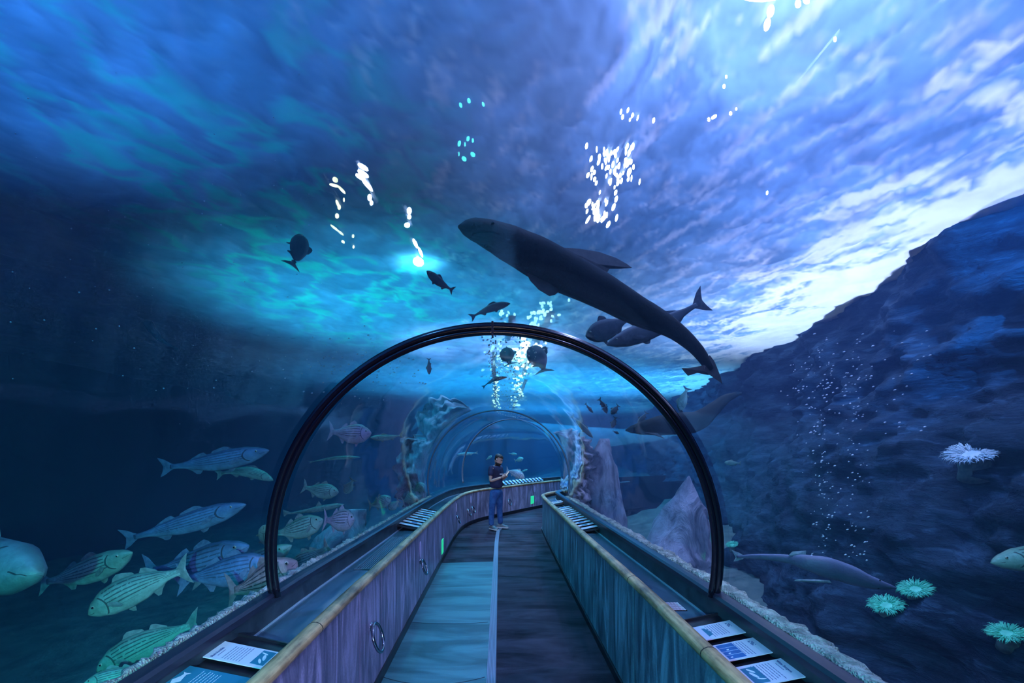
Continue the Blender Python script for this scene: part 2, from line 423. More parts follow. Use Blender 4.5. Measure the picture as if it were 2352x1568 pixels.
L_P = [(-1.2, 1.0, 'nearest violet-grey barrier panel on the left, cut by the bottom edge'),
       (1.0, 3.13, 'wide violet-grey barrier panel left of the narrow door panel'),
       (3.13, 3.70, 'narrow violet-grey door panel with the big ring pull'),
       (3.70, 7.0, 'long violet-grey barrier panel with pale oval and twin ring pull beside the teal floor'),
       (7.0, 9.2, 'violet-grey barrier panel carrying the near green exit sign'),
       (9.2, 10.6, 'violet-grey barrier panel before the bend, ring pull under a small pale oval'),
       (10.6, 11.5, 'short curved barrier panel at the start of the bend with two ring pulls'),
       (11.5, 12.6, 'barrier panel behind the standing person'),
       (12.6, 13.6, 'barrier panel right of the standing person beyond the bend'),
       (13.6, 16.2, 'farthest grey barrier panel carrying the far green exit sign')]
pn = [panel(LP, a, b, -1, pl, l, 'barrier panels on the left') for a, b, l in L_P]
R_P = [(-1.2, 1.6, 'nearest blue-green barrier panel on the right, mostly below the frame'),
       (1.6, 3.25, 'blue-grey painted barrier panel under the near info cards on the right'),
       (3.25, 4.6, 'blue-green barrier panel on the right under the little vent square'),
       (4.6, 6.2, 'blue-green barrier panel in the middle of the right barrier'),
       (6.2, 8.2, 'teal barrier panel on the right beside the long card rack'),
       (8.2, 10.3, 'teal barrier panel at the far end of the right barrier before the corner')]
for a, b, l in R_P: panel(RP, a, b, 1, pr_, l, 'barrier panels on the right')
ring_pull(pn[2], LP, 3.40, .47, -1, .10)
ring_pull(pn[3], LP, 5.50, .45, -1, .085); 
ring_pull(pn[5], LP, 9.75, .36, -1, .075)
ring_pull(pn[6], LP, 11.05, .33, -1, .075); ring_pull(pn[6], LP, 11.35, .36, -1, .075)
ring_pull(pn[8], LP, 12.95, .36, -1, .08)
def wall_plate(name, path, y, z, w, h, side, mat, label, cat, group, oval, th=.008):
    p, t_, n = on_wall(path, y, side, .002); p.z = z
    if oval: out = [(math.cos(2*math.pi*k/28)*w/2, math.sin(2*math.pi*k/28)*h/2) for k in range(28)]
    else: out = [(-w/2,-h/2),(w/2,-h/2),(w/2,h/2),(-w/2,h/2)]
    m = len(out); vs = [p+t_*a+Vector((0,0,b)) for a, b in out]+[p+t_*a*.96+Vector((0,0,b*.96))+n*th for a, b in out]
    fs = [tuple(range(m)), tuple(range(m, 2*m))]+[(k, (k+1)%m, m+(k+1)%m, m+k) for k in range(m)]
    return tag(mesh(name, vs, fs, mat), label, cat, group)
for y, z, h, l in ((5.5, .66, .20, 'pale upright oval plate above the nearest twin ring pull'), (9.75, .62, .19, 'small pale oval plate on the barrier panel before the bend'),
                (11.3, .62, .19, 'pale oval plate at the bend, left of the standing person'), (14.15, .62, .2, 'farthest pale oval plate, above the far green sign')):
    wall_plate('oval_plate', LP, y, z, .1, h, -1, pale, l, 'plate', 'pale oval plates on the left barrier', True)
for y, z, l in ((7.6, .25, 'glowing green exit sign low on the left barrier beside the teal floor'), (14.05, .30, 'glowing green exit sign on the far barrier, right of the standing person')):
    wall_plate('exit_sign', LP, y, z, .19, .24, -1, green, l, 'sign', 'green signs low on the barrier', False)

# handrails
t = NT('rail_wood'); a = t.noise(t.coord((1, 1, 1)), 3.5, 5, .6, .4); b = t.noise(t.coord((30, 3, 30)), 2, 4)
wood = t.done(t.bsdf(t.ramp(t.math('ADD', t.math('MULTIPLY', a, .6), t.math('MULTIPLY', b, .4)), (.36, (.17,.095,.04)), (.62, (.80,.54,.24))), .34, 0, t.bump(b, .15, .004), .5))
dark_wood = plain('rail_joint_dark', (.04,.03,.02), .6)
def rail(path, name, label, y0, y1, joints, off):
    c = cut(path, y0, y1)
    e = empty(name, (c[0][0], c[0][1], .9), label, 'handrail', 'handrails either side of the walkway')
    prof = []
    for k in range(14):
        a = 2*math.pi*k/14; prof.append((off+math.cos(a)*.043, .93+math.sin(a)*.034))
    vs, fs = sweep(c, lambda i: [(o, z-dz(c[i][1])) for o, z in prof])
    mesh('rail_bar', [Vector(v)-e.location for v in vs], fs, wood, e, True)
    for y in joints:
        cc = cut(path, y, y+.006)
        vs, fs = sweep(cc, lambda i: [(off+(o-off)*1.03, .93+(z-.93)*1.03-dz(cc[i][1])) for o, z in prof])
        mesh('rail_joint', [Vector(v)-e.location for v in vs], fs, dark_wood, e)
rail(LP, 'handrail', 'long olive-brown wooden handrail on the left barrier, curving away at the bend', -1.2, 17, (2.4, 4.85, 7.3, 9.8), -.015)
rail(RP, 'handrail', 'long olive-brown wooden handrail on the right barrier, ending at the corner', -1.2, 14, (2.1, 3.3, 5.2, 7.6), .015)

# troughs between rail and acrylic
t = NT('trough_cover'); a = t.noise(t.coord((1, .35, 1)), 3, 4, .5, .6)
cover = t.done(t.bsdf(t.ramp(a, (.35, (.05,.11,.16)), (.65, (.10,.19,.25))), .12, 0, t.bump(a, .05, .01), .8))
slate = noisy('slate_riser', (.02,.035,.05), (.05,.075,.095), 6, .45, .1)
curbm = plain('curb_black', (.03,.03,.055), .3)
edge_m = plain('cover_edge', (.45,.6,.7), .3)
def offp(path, prof): return prof
def trough(path, s, w, y0, y1, lab):
    c = cut(path, y0, y1)
    def pr(p): return [(s*o, z) for o, z in p]
    k = 'left' if s < 0 else 'right'
    o = run(c, pr([(.03,.845),(w,.845),(w,.86),(.03,.86)]), 'trough_cover', cover, label=lab, cat='cover')
    run(c, pr([(w-.008,.86),(w+.002,.86),(w+.002,.868),(w-.008,.868)]), 'cover_edge', edge_m, parent=o)
    run(c, pr([(w+.002,.83),(w+.05,.83),(w+.035,.995),(w-.004+.01,.995)]), 'trim_3' if s < 0 else 'trim_4', slate, kind='structure')
    run(c, pr([(w-.012,.985),(w+.09,.985),(w+.095,1.01),(w+.06,1.03),(w-.0,1.03),(w-.012,1.015)]), 'trim_5' if s < 0 else 'trim_6', curbm, kind='structure')
    return o
trough(LP, -1, .37, -1.2, 17.5, 'long glossy blue-grey trough cover behind the left handrail')
trough(RP, 1, .305, -1.2, 14, 'long glossy blue-grey trough cover behind the right handrail')
# gravel heaped against the outside of the acrylic
t = NT('gravel'); v = t.n('ShaderNodeTexVoronoi', {'Vector': t.coord(), 'Scale': 90.0}); n1 = t.noise(t.coord(), 12, 5, .7)
gr = t.done(t.bsdf(t.mixc(t.ramp(n1, (.42, 1.0), (.58, 0.0)), (.74,.70,.60), (.34,.34,.30)), .95, 0, t.bump(v.outputs['Distance'], .9, .012), .2))
def gravel(path, s, w, wid, label):
    c = resample(cut(path, -1.1, 9.4), .03); vs = []
    P = c; N = len(P)
    for i, p in enumerate(P):
        y = p[1]; x = p[0]; ww = wid*(1+.5*fbm(y*1.6, s*3)+.5*fbm(y*9, s)); h0 = 1.012-dz(y)
        for q, (o, z) in enumerate(((w+.085, h0-.10), (w+.088, h0), (w+.10, h0+.012), (w+.10+ww*.6, h0+.008), (w+.10+ww, h0-.02), (w+.16+ww, h0-.16), (w+.5+ww, h0-1.3))):
            j = .018 if 2 <= q <= 4 else .0
            vs.append((x+s*(o+random.uniform(-1,1)*j), y, z+random.uniform(-.6,1)*j*.8))
    L = 7; fs = [(i*L+k, i*L+k+1, (i+1)*L+k+1, (i+1)*L+k) for i in range(N-1) for k in range(L-1)]
    return tag(mesh('gravel_bank', vs, fs, gr, smooth=True), label, 'gravel', kind='stuff')
gravel(LP, -1, .37, .055, 'pale sandy gravel heaped along the left foot of the tunnel')
gravel(RP, 1, .305, .11, 'pale sandy gravel heaped along the right foot of the tunnel')

# vents in the trough covers
def bars(name, x0, x1, y0, y1, z, n, label, mat, along=True):
    e = empty(name, ((x0+x1)/2, (y0+y1)/2, z), label, 'vent')
    w, l = x1-x0, y1-y0
    vs, fs = join(box(-w/2, 0, .004, .008, l, .008), box(w/2, 0, .004, .008, l, .008), box(0, -l/2, .004, w, .008, .008), box(0, l/2, .004, w, .008, .008))
    mesh('frame', vs, fs, mat, e)
    vs, fs = box(0, 0, .0, w, l, .002); mesh('backing', vs, fs, blk, e)
    P = [box(-w/2+w*(k+.5)/n, 0, .004, w/n*.45, l-.01, .006) for k in range(n)]
    vs, fs = join(*P); mesh('grille', vs, fs, mat, e)
    return e
bars('trough_vent', -1.24, -1.06, 3.9, 5.3, .845, 9, 'long slotted vent let into the left trough cover', plain('vent_grey', (.12,.2,.25), .3))
e = empty('square_vent', (1.13, 2.93, .862), 'small dark perforated square vent on the right trough cover', 'vent')
vs, fs = box(0,0,0,.10,.15,.006); mesh('backing', vs, fs, blk, e)
P = [box(-.04+.02*i, 0, .005, .004, .14, .003) for i in range(5)]+[box(0, -.065+.0185*j, .005, .09, .004, .003) for j in range(8)]
vs, fs = join(*P); mesh('grille', vs, fs, plain('grille_pale', (.85,.85,.95), .4), e)

# ================================================================== INFO CARDS
white = plain('card_white', (.80,.80,.88), .35); ink = plain('card_ink', (.10,.14,.33), .5)
blue = plain('card_blue', (.03,.17,.45), .4); teal = plain('card_teal', (.02,.22,.33), .4); cream = plain('card_cream', (.75,.85,.95), .4)
frame_m = plain('rack_black', (.015,.013,.022), .35)
def text_mesh(s, size):
    cu_ = bpy.data.curves.new('t', 'FONT'); cu_.body = s; cu_.size = size; cu_.extrude = .0002; cu_.resolution_u = 2; cu_.offset = size*.02
    o = bpy.data.objects.new('t', cu_); C.objects.link(o); dg = bpy.context.evaluated_depsgraph_get()
    me = bpy.data.meshes.new_from_object(o.evaluated_get(dg)); bpy.data.objects.remove(o); return me
CW, CL = .165, .215      # card width (along the walkway) and depth (rail to curb)
def card(side, y, label, art, group, z0=.915, tilt=None, heading=None, small=False, xc=None):
    """side -1 left, 1 right. local x = reading direction, local y = towards the top of the card"""
    e = empty('info_card', (0,0,0), label, 'info card', group)
    tl = .2 if tilt is None else tilt
    xc = (1.165 if side > 0 else -1.20) if xc is None else xc
    # reading direction: right side towards the viewer (-y), left side away (+y)
    rx = Vector((0, -1, 0)) if side > 0 else Vector((0, 1, 0))
    ry = Vector((side*math.cos(tl), 0, math.sin(tl))); rz_ = rx.cross(ry)
    M = Matrix((rx, ry, rz_)).transposed().to_4x4(); M.translation = Vector((xc, y, z0-dz(y)))
    e.matrix_world = M
    vs, fs = box(0, 0, 0, CW*.62 if small else CW, CL if side > 0 else CL+.06, .004)
    mesh('sheet', vs, fs, {'photo': white, 'dark': teal}.get(art, white), e)
    if small:
        if art != 'plain':
            vs, fs = box(0, -.02, .0025, CW*.44, CL*.35, .001); mesh('picture', vs, fs, blue if art == 'chart' else teal, e)
        return e
    rows = []; top = CL/2 if side > 0 else CL/2+.03
    wh = ink if art != 'dark' else cream
    for k in range(7):
        y_ = top-.075-.013*k; x_ = -CW/2+.018
        while x_ < CW/2-.03:
            w_ = random.uniform(.008, .022); rows.append(box(x_+w_/2, y_, .0027, w_, .0022, .0008)); x_ += w_+.004
        if art == 'chart' and k > 4: break
    vs, fs = join(*rows); mesh('text_lines', vs, fs, wh, e)
    if heading:
        me = text_mesh(heading, .0165); o = link('heading', me, ink, e); o.location = (-CW/2+.012, top-.035, .0026)
        vs, fs = box(-.02, top-.048, .0027, .06, .0022, .0008); mesh('subheading', vs, fs, ink, e)
    elif art != 'dark':
        B = [box(-CW/2+.03+.008*i, top-.03-.007*j, .0027, .0058, .0045, .0008) for i in range(6) for j in range(3) if (i*5+j*3) % 4]
        vs, fs = join(*B); mesh('emblem', vs, fs, ink, e)
    b = -top
    if art == 'sea':
        vs, fs = box(0, b+.028, .0027, CW*.98, .052, .0008); mesh('picture', vs, fs, cream, e)
        out = [(-.045,.0),(-.04,.022),(-.03,.018),(-.022,.034),(-.012,.026),(0,.03),(.01,.042),(.022,.028),(.035,.036),(.045,.018),(.055,0)]
        vs = [Vector((x, b+.035+y_*.8, .0033)) for x, y_ in out]+[Vector((x, b+.035+y_*.8, .0041)) for x, y_ in out]; n = len(out)
        fs = [tuple(range(n)), tuple(range(n, 2*n))]+[(k, (k+1)%n, n+(k+1)%n, n+k) for k in range(n)]
        mesh('rocky_island_drawing', vs, fs, teal, e)
    if art == 'chart':
        vs, fs = box(0, b+.055, .0027, CW*.86, .082, .0008); mesh('picture', vs, fs, blue, e)
        vs, fs = join(*[box(-CW*.43+CW*.86*k/4, b+.055, .0034, .0015, .082, .0008) for k in (1, 2, 3)]); mesh('column_lines', vs, fs, cream, e)
        for k in range(1, 4):
            vs, fs = tube([(-CW*.33+.036*k, b+.062-.008*k, .0036), (-CW*.30+.036*k, b+.055-.008*k, .0036), (-CW*.27+.036*k, b+.050-.008*k, .0036)], [.002, .006, .001], 8)
            mesh('chart_fish', [Vector((v[0], v[1], .0036+(v[2]-.0036)*.1)) for v in vs], fs, cream, e)
    if art == 'photo':
        vs, fs = box(.004, b+.043, .0027, CW*.78, .062, .0008); mesh('picture', vs, fs, teal, e)
        V = []; 
        for q, (cx_, cy_, a_, rr) in enumerate(((-.03, .0, .5, .022), (.005, -.004, .3, .027), (.04, .01, 1.2, .018))):
            o_ = [(cx_+math.cos(2*math.pi*k/14)*rr*math.cos(a_)-math.sin(2*math.pi*k/14)*rr*.28*math.sin(a_), cy_+math.cos(2*math.pi*k/14)*rr*math.sin(a_)+math.sin(2*math.pi*k/14)*rr*.28*math.cos(a_)) for k in range(14)]
            vv = [Vector((x, b+.043+y_, .0033)) for x, y_ in o_]+[Vector((x, b+.043+y_, .004)) for x, y_ in o_]
            V.append((vv, [tuple(range(14)), tuple(range(14, 28))]+[(k, (k+1)%14, 14+(k+1)%14, 14+k) for k in range(14)]))
        vs, fs = join(*V); mesh('pictured_fish', vs, fs, cream, e)
    if art == 'dark':
        o_ = [(-.06,.02),(-.03,.035),(0,.02),(.02,.018),(.035,.03),(.03,.01),(.035,-.008),(.02,.004),(0,0),(-.03,-.008)]
        vv = [Vector((x-.005, top-.035+y_*.8, .0033)) for x, y_ in o_]+[Vector((x-.005, top-.035+y_*.8, .004)) for x, y_ in o_]; n = len(o_)
        mesh('fish_drawing', vv, [tuple(range(n)), tuple(range(n, 2*n))]+[(k, (k+1)%n, n+(k+1)%n, n+k) for k in range(n)], cream, e)
    return e
def rack(side, y0, y1, label, xc=None, zc=.903, slots=None):
    e = empty('card_rack', (0, 0, 0), label, 'card rack', 'black racks holding the info cards')
    tl = .2; xc = (1.165 if side > 0 else -1.20) if xc is None else xc; ym = (y0+y1)/2
    e.location = (xc, ym, zc-dz(ym)-.012)
    e.rotation_euler.x = -math.atan((dz(y1)-dz(y0))/(y1-y0))
    L = y1-y0; ca, sa = math.cos(tl), math.sin(tl); w = CL/2+.015 if side > 0 else CL/2+.045
    rot = Matrix.Rotation(-tl*side, 3, 'Y')
    vs, fs = box(0, 0, 0, 2*w, L, .008, rot); mesh('rack_tray', vs, fs, frame_m, e)
    A = box(side*w*ca, 0, w*sa+.004, .008, L, .022); B_ = box(-side*w*ca, 0, -w*sa+.006, .008, L, .02)
    vs, fs = join(A, B_); mesh('rack_rim', vs, fs, frame_m, e)
    n = slots or max(1, round(L/.22))
    for k in range(n+1):
        vs, fs = box(0, -L/2+L*k/n, .010, 2*w, .012, .014, rot); mesh('rack_divider', vs, fs, frame_m, e)
    return e
rack(1, 1.10, 2.64, 'black card rack on the near right trough with three large cards')
rack(-1, 1.35, 2.33, 'black card rack on the near left trough beside the handrail')
GR, GL = 'near info cards on the right', 'near info cards on the left'
card(1, 2.42, 'white info card with rocky island drawing, farthest of three large right cards', 'sea', GR)
card(1, 2.19, 'white info card with a blue four-column chart on the right trough', 'chart', GR)
card(1, 1.965, 'white info card headed White Sturgeon with a dark fish photo', 'photo', GR, heading='White Sturgeon')
card(1, 1.745, 'white info card at the bottom right edge, almost out of frame', 'sea', GR)
card(-1, 2.13, 'white info card headed Black Rockfish with a photo of fish, behind the left handrail', 'photo', GL, heading='Black Rockfish')
card(-1, 1.88, 'dark teal info card with white writing and a fish drawing at the bottom left', 'dark', GL)
def strips(side, y0, n, pitch, arts, group, lab):
    for k in range(n):
        card(side, y0+pitch*k, lab(k), arts[k % len(arts)], group, small=True)
ordn = ['nearest', 'second', 'third', 'fourth', 'fifth', 'sixth', 'seventh', 'eighth', 'ninth', 'tenth', 'eleventh', 'twelfth']
rack(1, 5.75, 8.3, 'long black card rack full of blue-white cards on the right trough')
strips(1, 5.9, 11, .23, ['plain','sea','chart','plain','chart','sea'], 'cards in the long right rack', lambda k: f'small card in the long right rack, {ordn[k]} from the camera')
rack(1, 8.95, 9.45, 'short black card rack near the far corner of the right trough')
strips(1, 9.1, 2, .22, ['plain','chart'], 'cards in the short right rack', lambda k: f'small info card in the short right rack, {("nearer","farther")[k]} of two')
rack(-1, 5.95, 7.95, 'black card rack with blue-white cards on the left trough before the bend')
strips(-1, 6.1, 8, .23, ['plain','chart','plain','sea'], 'cards in the middle left rack', lambda k: f'small card in the middle left rack, {ordn[k]} from the camera')
# cards along the far barrier
for k in range(12):
    p, t_, n = on_wall(LP, 12.95+.155*k, -1, -.14)
    e = empty('info_card', (p.x, p.y, .90), f'small pale card on the far barrier, {ordn[k]} rightwards of the person', 'info card', 'cards along the far barrier')
    e.rotation_euler = (R(35), 0, math.atan2(t_.y, t_.x))
    vs, fs = box(0, 0, 0, .10, .17, .004); mesh('sheet', vs, fs, white, e)
    vs, fs = box(0, -.03, .003, .07, .05, .001); mesh('picture', vs, fs, blue, e)

# ================================================================== TUNNEL
def arc_center(y):
    return None
CP = smooth_path([(-.03,-2.2),(-.03,9.4),(.06,10.7),(.75,12.1),(1.9,13.75),(3.1,15.2),(4.8,16.7),(7.8,18.2)], 3)
CP = resample(CP, .25)
RT, ZC = 1.335, 1.265
def frames(path):
    P = [Vector(p) for p in path]; out = []
    for i, p in enumerate(P):
        t_ = (P[min(i+1, len(P)-1)]-P[max(i-1, 0)]).normalized(); out.append((p, t_, Vector((t_.y, -t_.x))))
    return out
def arcring(p, n, r, a0=-11.5, a1=191.5, m=64):
    return [Vector((p.x+n.x*r*math.cos(R(a0+(a1-a0)*k/m)), p.y+n.y*r*math.cos(R(a0+(a1-a0)*k/m)), ZC+r*math.sin(R(a0+(a1-a0)*k/m)))) for k in range(m+1)]
t = NT('acrylic'); wv = t.noise(t.coord((1,.5,1)), 1.3, 2)
bp = t.bump(wv, .3, .06); lw_ = t.n('ShaderNodeLayerWeight', {'Blend': .5, 'Normal': bp})
fres = t.math('ADD', .03, t.math('MULTIPLY', t.math('POWER', lw_.outputs['Facing'], 4.0), .85))
tpn = t.n('ShaderNodeBsdfTransparent', {'Color': (.97,.99,1,1)}).outputs[0]
gln = t.n('ShaderNodeBsdfGlossy', {'Color': (.9,.95,1,1), 'Roughness': .05, 'Normal': bp}).outputs[0]
acry = t.done(t.n('ShaderNodeMixShader', {0: fres, 1: tpn, 2: gln}).outputs[0])
FR = frames(CP)
def tunnel_piece(y0, y1, label):
    fr_ = [f for f in FR if y0 <= f[0].y <= y1]
    rows = [arcring(p, n, RT) for p, _, n in fr_]; m = len(rows[0])
    vs = [v for r_ in rows for v in r_]
    fs = [(i*m+k, i*m+k+1, (i+1)*m+k+1, (i+1)*m+k) for i in range(len(rows)-1) for k in range(m-1)]
    return tag(mesh('window_%d' % label, vs, fs, acry, smooth=True), kind='structure')
tunnel_piece(-2.2, 2.70, 1); tunnel_piece(2.72, 8.55, 2); tunnel_piece(8.57, 11.05, 3); tunnel_piece(11.1, 19, 4)
# ribs
def rib(y, prof, mat, name, label, parent=None, sm=True, a0=-11.5, a1=191.5):
    p, t_, n = min(FR, key=lambda f: abs(f[0].y-y)); p = Vector((p.x, y)) if y < 9 else p
    P = []; m = 80
    for k in range(m+1):
        a = R(a0+(a1-a0)*k/m); c_, s_ = math.cos(a), math.sin(a)
        for dr, du in prof:
            r = RT+dr; P.append(Vector((p.x+n.x*r*c_+t_.x*du, p.y+n.y*r*c_+t_.y*du, ZC+r*s_)))
    L = len(prof); fs = [(i*L+k, i*L+(k+1)%L, (i+1)*L+(k+1)%L, (i+1)*L+k) for i in range(m) for k in range(L)]
    fs += [tuple(range(L)), tuple(m*L+k for k in range(L))]
    return mesh(name, P, fs, mat, parent, sm)
rubber = plain('rib_black', (.008,.007,.016), .18, spec=.7)
e = empty('tunnel_rib', (-.03, 2.71, 1.0), 'tall glossy black arched rib framing the tunnel close to the camera', 'arch rib')
def shift(o, e):
    for v in o.data.vertices: v.co -= e.location
    return o
circ = lambda cr, r, du=0, n=12: [(cr+r*math.cos(2*math.pi*k/n), du+r*math.sin(2*math.pi*k/n)) for k in range(n)]
shift(rib(2.71, circ(-.002, .022, -.02), rubber, 'outer_tube', '', e), e)
shift(rib(2.71, circ(-.036, .017, -.03), rubber, 'inner_tube', '', e), e)
shift(rib(2.71, [(-.03,-.01),(.03,-.01),(.03,.012),(-.03,.012)], rubber, 'gasket_strip', '', e), e)
shift(rib(2.71, [(-.058,-.055),(.025,-.055),(.025,.015),(-.058,.015)], plain('rib_joint', (.05,.045,.07), .35), 'crown_joint', '', e, False, 90.2, 90.7), e)
seamm = plain('acrylic_joint', (.16,.22,.30), .25)
for y, w_, l in ((8.56, .02, 'thin grey joint ring where the straight tunnel meets the bend'), (11.07, .03, 'dark thin arch joint in the bend beyond the standing person')):
    o = rib(y, [(-.012,-w_),(.01,-w_),(.01,w_),(-.012,w_)], seamm, 'joint_ring', '')
    tag(o, l, 'joint ring')
# water drops / air beads along the crown, glinting
bead = plain('glint_bead', (.95,.95,.85), .15, 0, 1.0)
V = []
def ico(c, r, st=1.0, ax=Vector((1,0,0))):
    u = [Vector((1,0,0)),Vector((-1,0,0)),Vector((0,1,0)),Vector((0,-1,0)),Vector((0,0,1)),Vector((0,0,-1))]
    f = [(0,2,4),(2,1,4),(1,3,4),(3,0,4),(2,0,5),(1,2,5),(3,1,5),(0,3,5)]
    # one subdivision
    vs = list(u); cache = {}; ff = []
    def midp(a, b):
        k = (min(a,b), max(a,b))
        if k not in cache: vs.append(((vs[a]+vs[b])/2).normalized()); cache[k] = len(vs)-1
        return cache[k]
    for a, b, c2 in f:
        x, y, z = midp(a,b), midp(b,c2), midp(c2,a); ff += [(a,x,z),(x,b,y),(z,y,c2),(x,y,z)]
    return [Vector(c)+v*r+ax*(v.dot(ax)*r*(st-1)) for v in vs], ff
rnd = random.Random(3)
for k in range(420):
    y = 2.9+rnd.random()**1.6*9.0
    line = rnd.random() < .45
    a = 90+(rnd.gauss(1.5, 1.2) if line else -rnd.gauss(8, 3.2))-(0 if y > 4 else (0 if line else 2))
    i = min(range(len(FR)), key=lambda q: abs(FR[q][0].y-y)); p, t_, n = FR[i]; p = p+t_*(y-p.y)
    rr = (RT+.075); c = Vector((p.x+n.x*rr*math.cos(R(a)), p.y+n.y*rr*math.cos(R(a)), ZC+rr*math.sin(R(a))))
    V.append(ico(c, rnd.uniform(.003,.006)*(1+.08*y), rnd.uniform(1, 2.6), Vector((t_.x*rnd.uniform(-1,1), 1, 0)).normalized()))
vs, fs = join(*V); tag(mesh('air_beads', vs, fs, bead, smooth=True), 'glinting beads of trapped air lying along the crown of the tunnel', 'air beads', kind='stuff')
#@END INNER

#@FISH
# ================================================================== FISH
VIEW = Vector((0, 0, H))
class Body:
    """a body whose axis runs through points of the place; N is its upper side as seen, B its depth"""
    def __init__(s, pts):
        s.pts = [at(*p) for p in pts]
        s.cum = [0.0]
        for a, b in zip(s.pts, s.pts[1:]): s.cum.append(s.cum[-1]+(b-a).length)
        s.L = s.cum[-1]
    def pos(s, t):
        """Catmull-Rom on the axis"""
        x = max(0, min(1, t))*s.L; P = s.pts; n = len(P)
        i = next((k for k in range(n-1) if x <= s.cum[k+1]+1e-9), n-2)
        u = (x-s.cum[i])/max(1e-9, s.cum[i+1]-s.cum[i])
        p1, p2 = P[i], P[i+1]; p0 = P[i-1] if i else p1*2-p2; p3 = P[i+2] if i+2 < n else p2*2-p1
        q = .5*((2*p1)+(-p0+p2)*u+(2*p0-5*p1+4*p2-p3)*u*u+(-p0+3*p1-3*p2+p3)*u**3)
        if t < 0: q = q+(P[0]-P[1]).normalized()*(-t)*s.L
        if t > 1: q = q+(P[-1]-P[-2]).normalized()*(t-1)*s.L
        return q
    def frame(s, t):
        p = s.pos(t); T = (s.pos(min(1, t+.02))-s.pos(max(0, t-.02))).normalized()
        v = (p-VIEW).normalized(); B = (v-T*v.dot(T)).normalized(); N = T.cross(B).normalized()
        if N.z < 0 and abs(T.z) < .9: N = -N
        if s.flip: N = -N
        return p, T, N, B
    flip = False
def interp(tab, x):
    for (a, u), (b, v) in zip(tab, tab[1:]):
        if x <= b:
            k = (x-a)/(b-a); k = k*k*(3-2*k)*.5+k*.5; return u+(v-u)*k
    return tab[-1][1]
def loft(B_, upper, lower, thick, n=26, m=16, t0=0.0, t1=1.0, tw=None):
    vs, uv = [], []
    for i in range(n+1):
        t = t0+(t1-t0)*(i/n)**(1.25) if t0 == 0 else t0+(t1-t0)*i/n
        p, T, N, Bv = B_.frame(t); hu, hl, w = interp(upper, t), interp(lower, t), interp(thick, t)
        for k in range(m):
            a = 2*math.pi*k/m; c_, s_ = math.cos(a), math.sin(a)
            vs.append(p+N*((hu if s_ >= 0 else hl)*s_)+Bv*(w*math.copysign(abs(c_)**.85, c_))); uv.append((t, .5+.5*s_))
    fs = [(i*m+k, i*m+(k+1)%m, (i+1)*m+(k+1)%m, (i+1)*m+k) for i in range(n) for k in range(m)]+[tuple(range(m)), tuple(n*m+k for k in range(m))]
    return vs, fs, uv
def fin_mesh(B_, poly, thick, off=0.0, scale=1.0, lean=0.0):
    """poly: (t along the body, height in metres from the axis); off: towards (-) or away from the viewer; lean: sideways per metre of height"""
    front, backf = [], []; cx_ = sum(p[0] for p in poly)/len(poly); cv_ = sum(p[1] for p in poly)/len(poly)
    c = None
    for q, (t, h) in enumerate(list(poly)+[(cx_, cv_)]):
        p, T, N, Bv = B_.frame(t); r = p+N*h+Bv*(off+lean*abs(h))
        th = thick if q == len(poly) else thick*.18
        front.append(r-Bv*th); backf.append(r+Bv*th)
    n = len(poly); vs = front+backf; M = n+1
    fs = [(k, (k+1)%n, n) for k in range(n)]+[(M+(k+1)%n, M+k, M+n) for k in range(n)]+[(k, M+k, M+(k+1)%n, (k+1)%n) for k in range(n)]
    return vs, fs
def fmesh(name, vf, mat, e, smooth=False, uv=None):
    o = mesh(name, [Vector(v)-e.location for v in vf[0]], vf[1], mat, e, smooth)
    if uv:
        ul = o.data.uv_layers.new(name='UVMap')
        for lp in o.data.loops: ul.data[lp.index].uv = uv[lp.vertex_index]
    return o
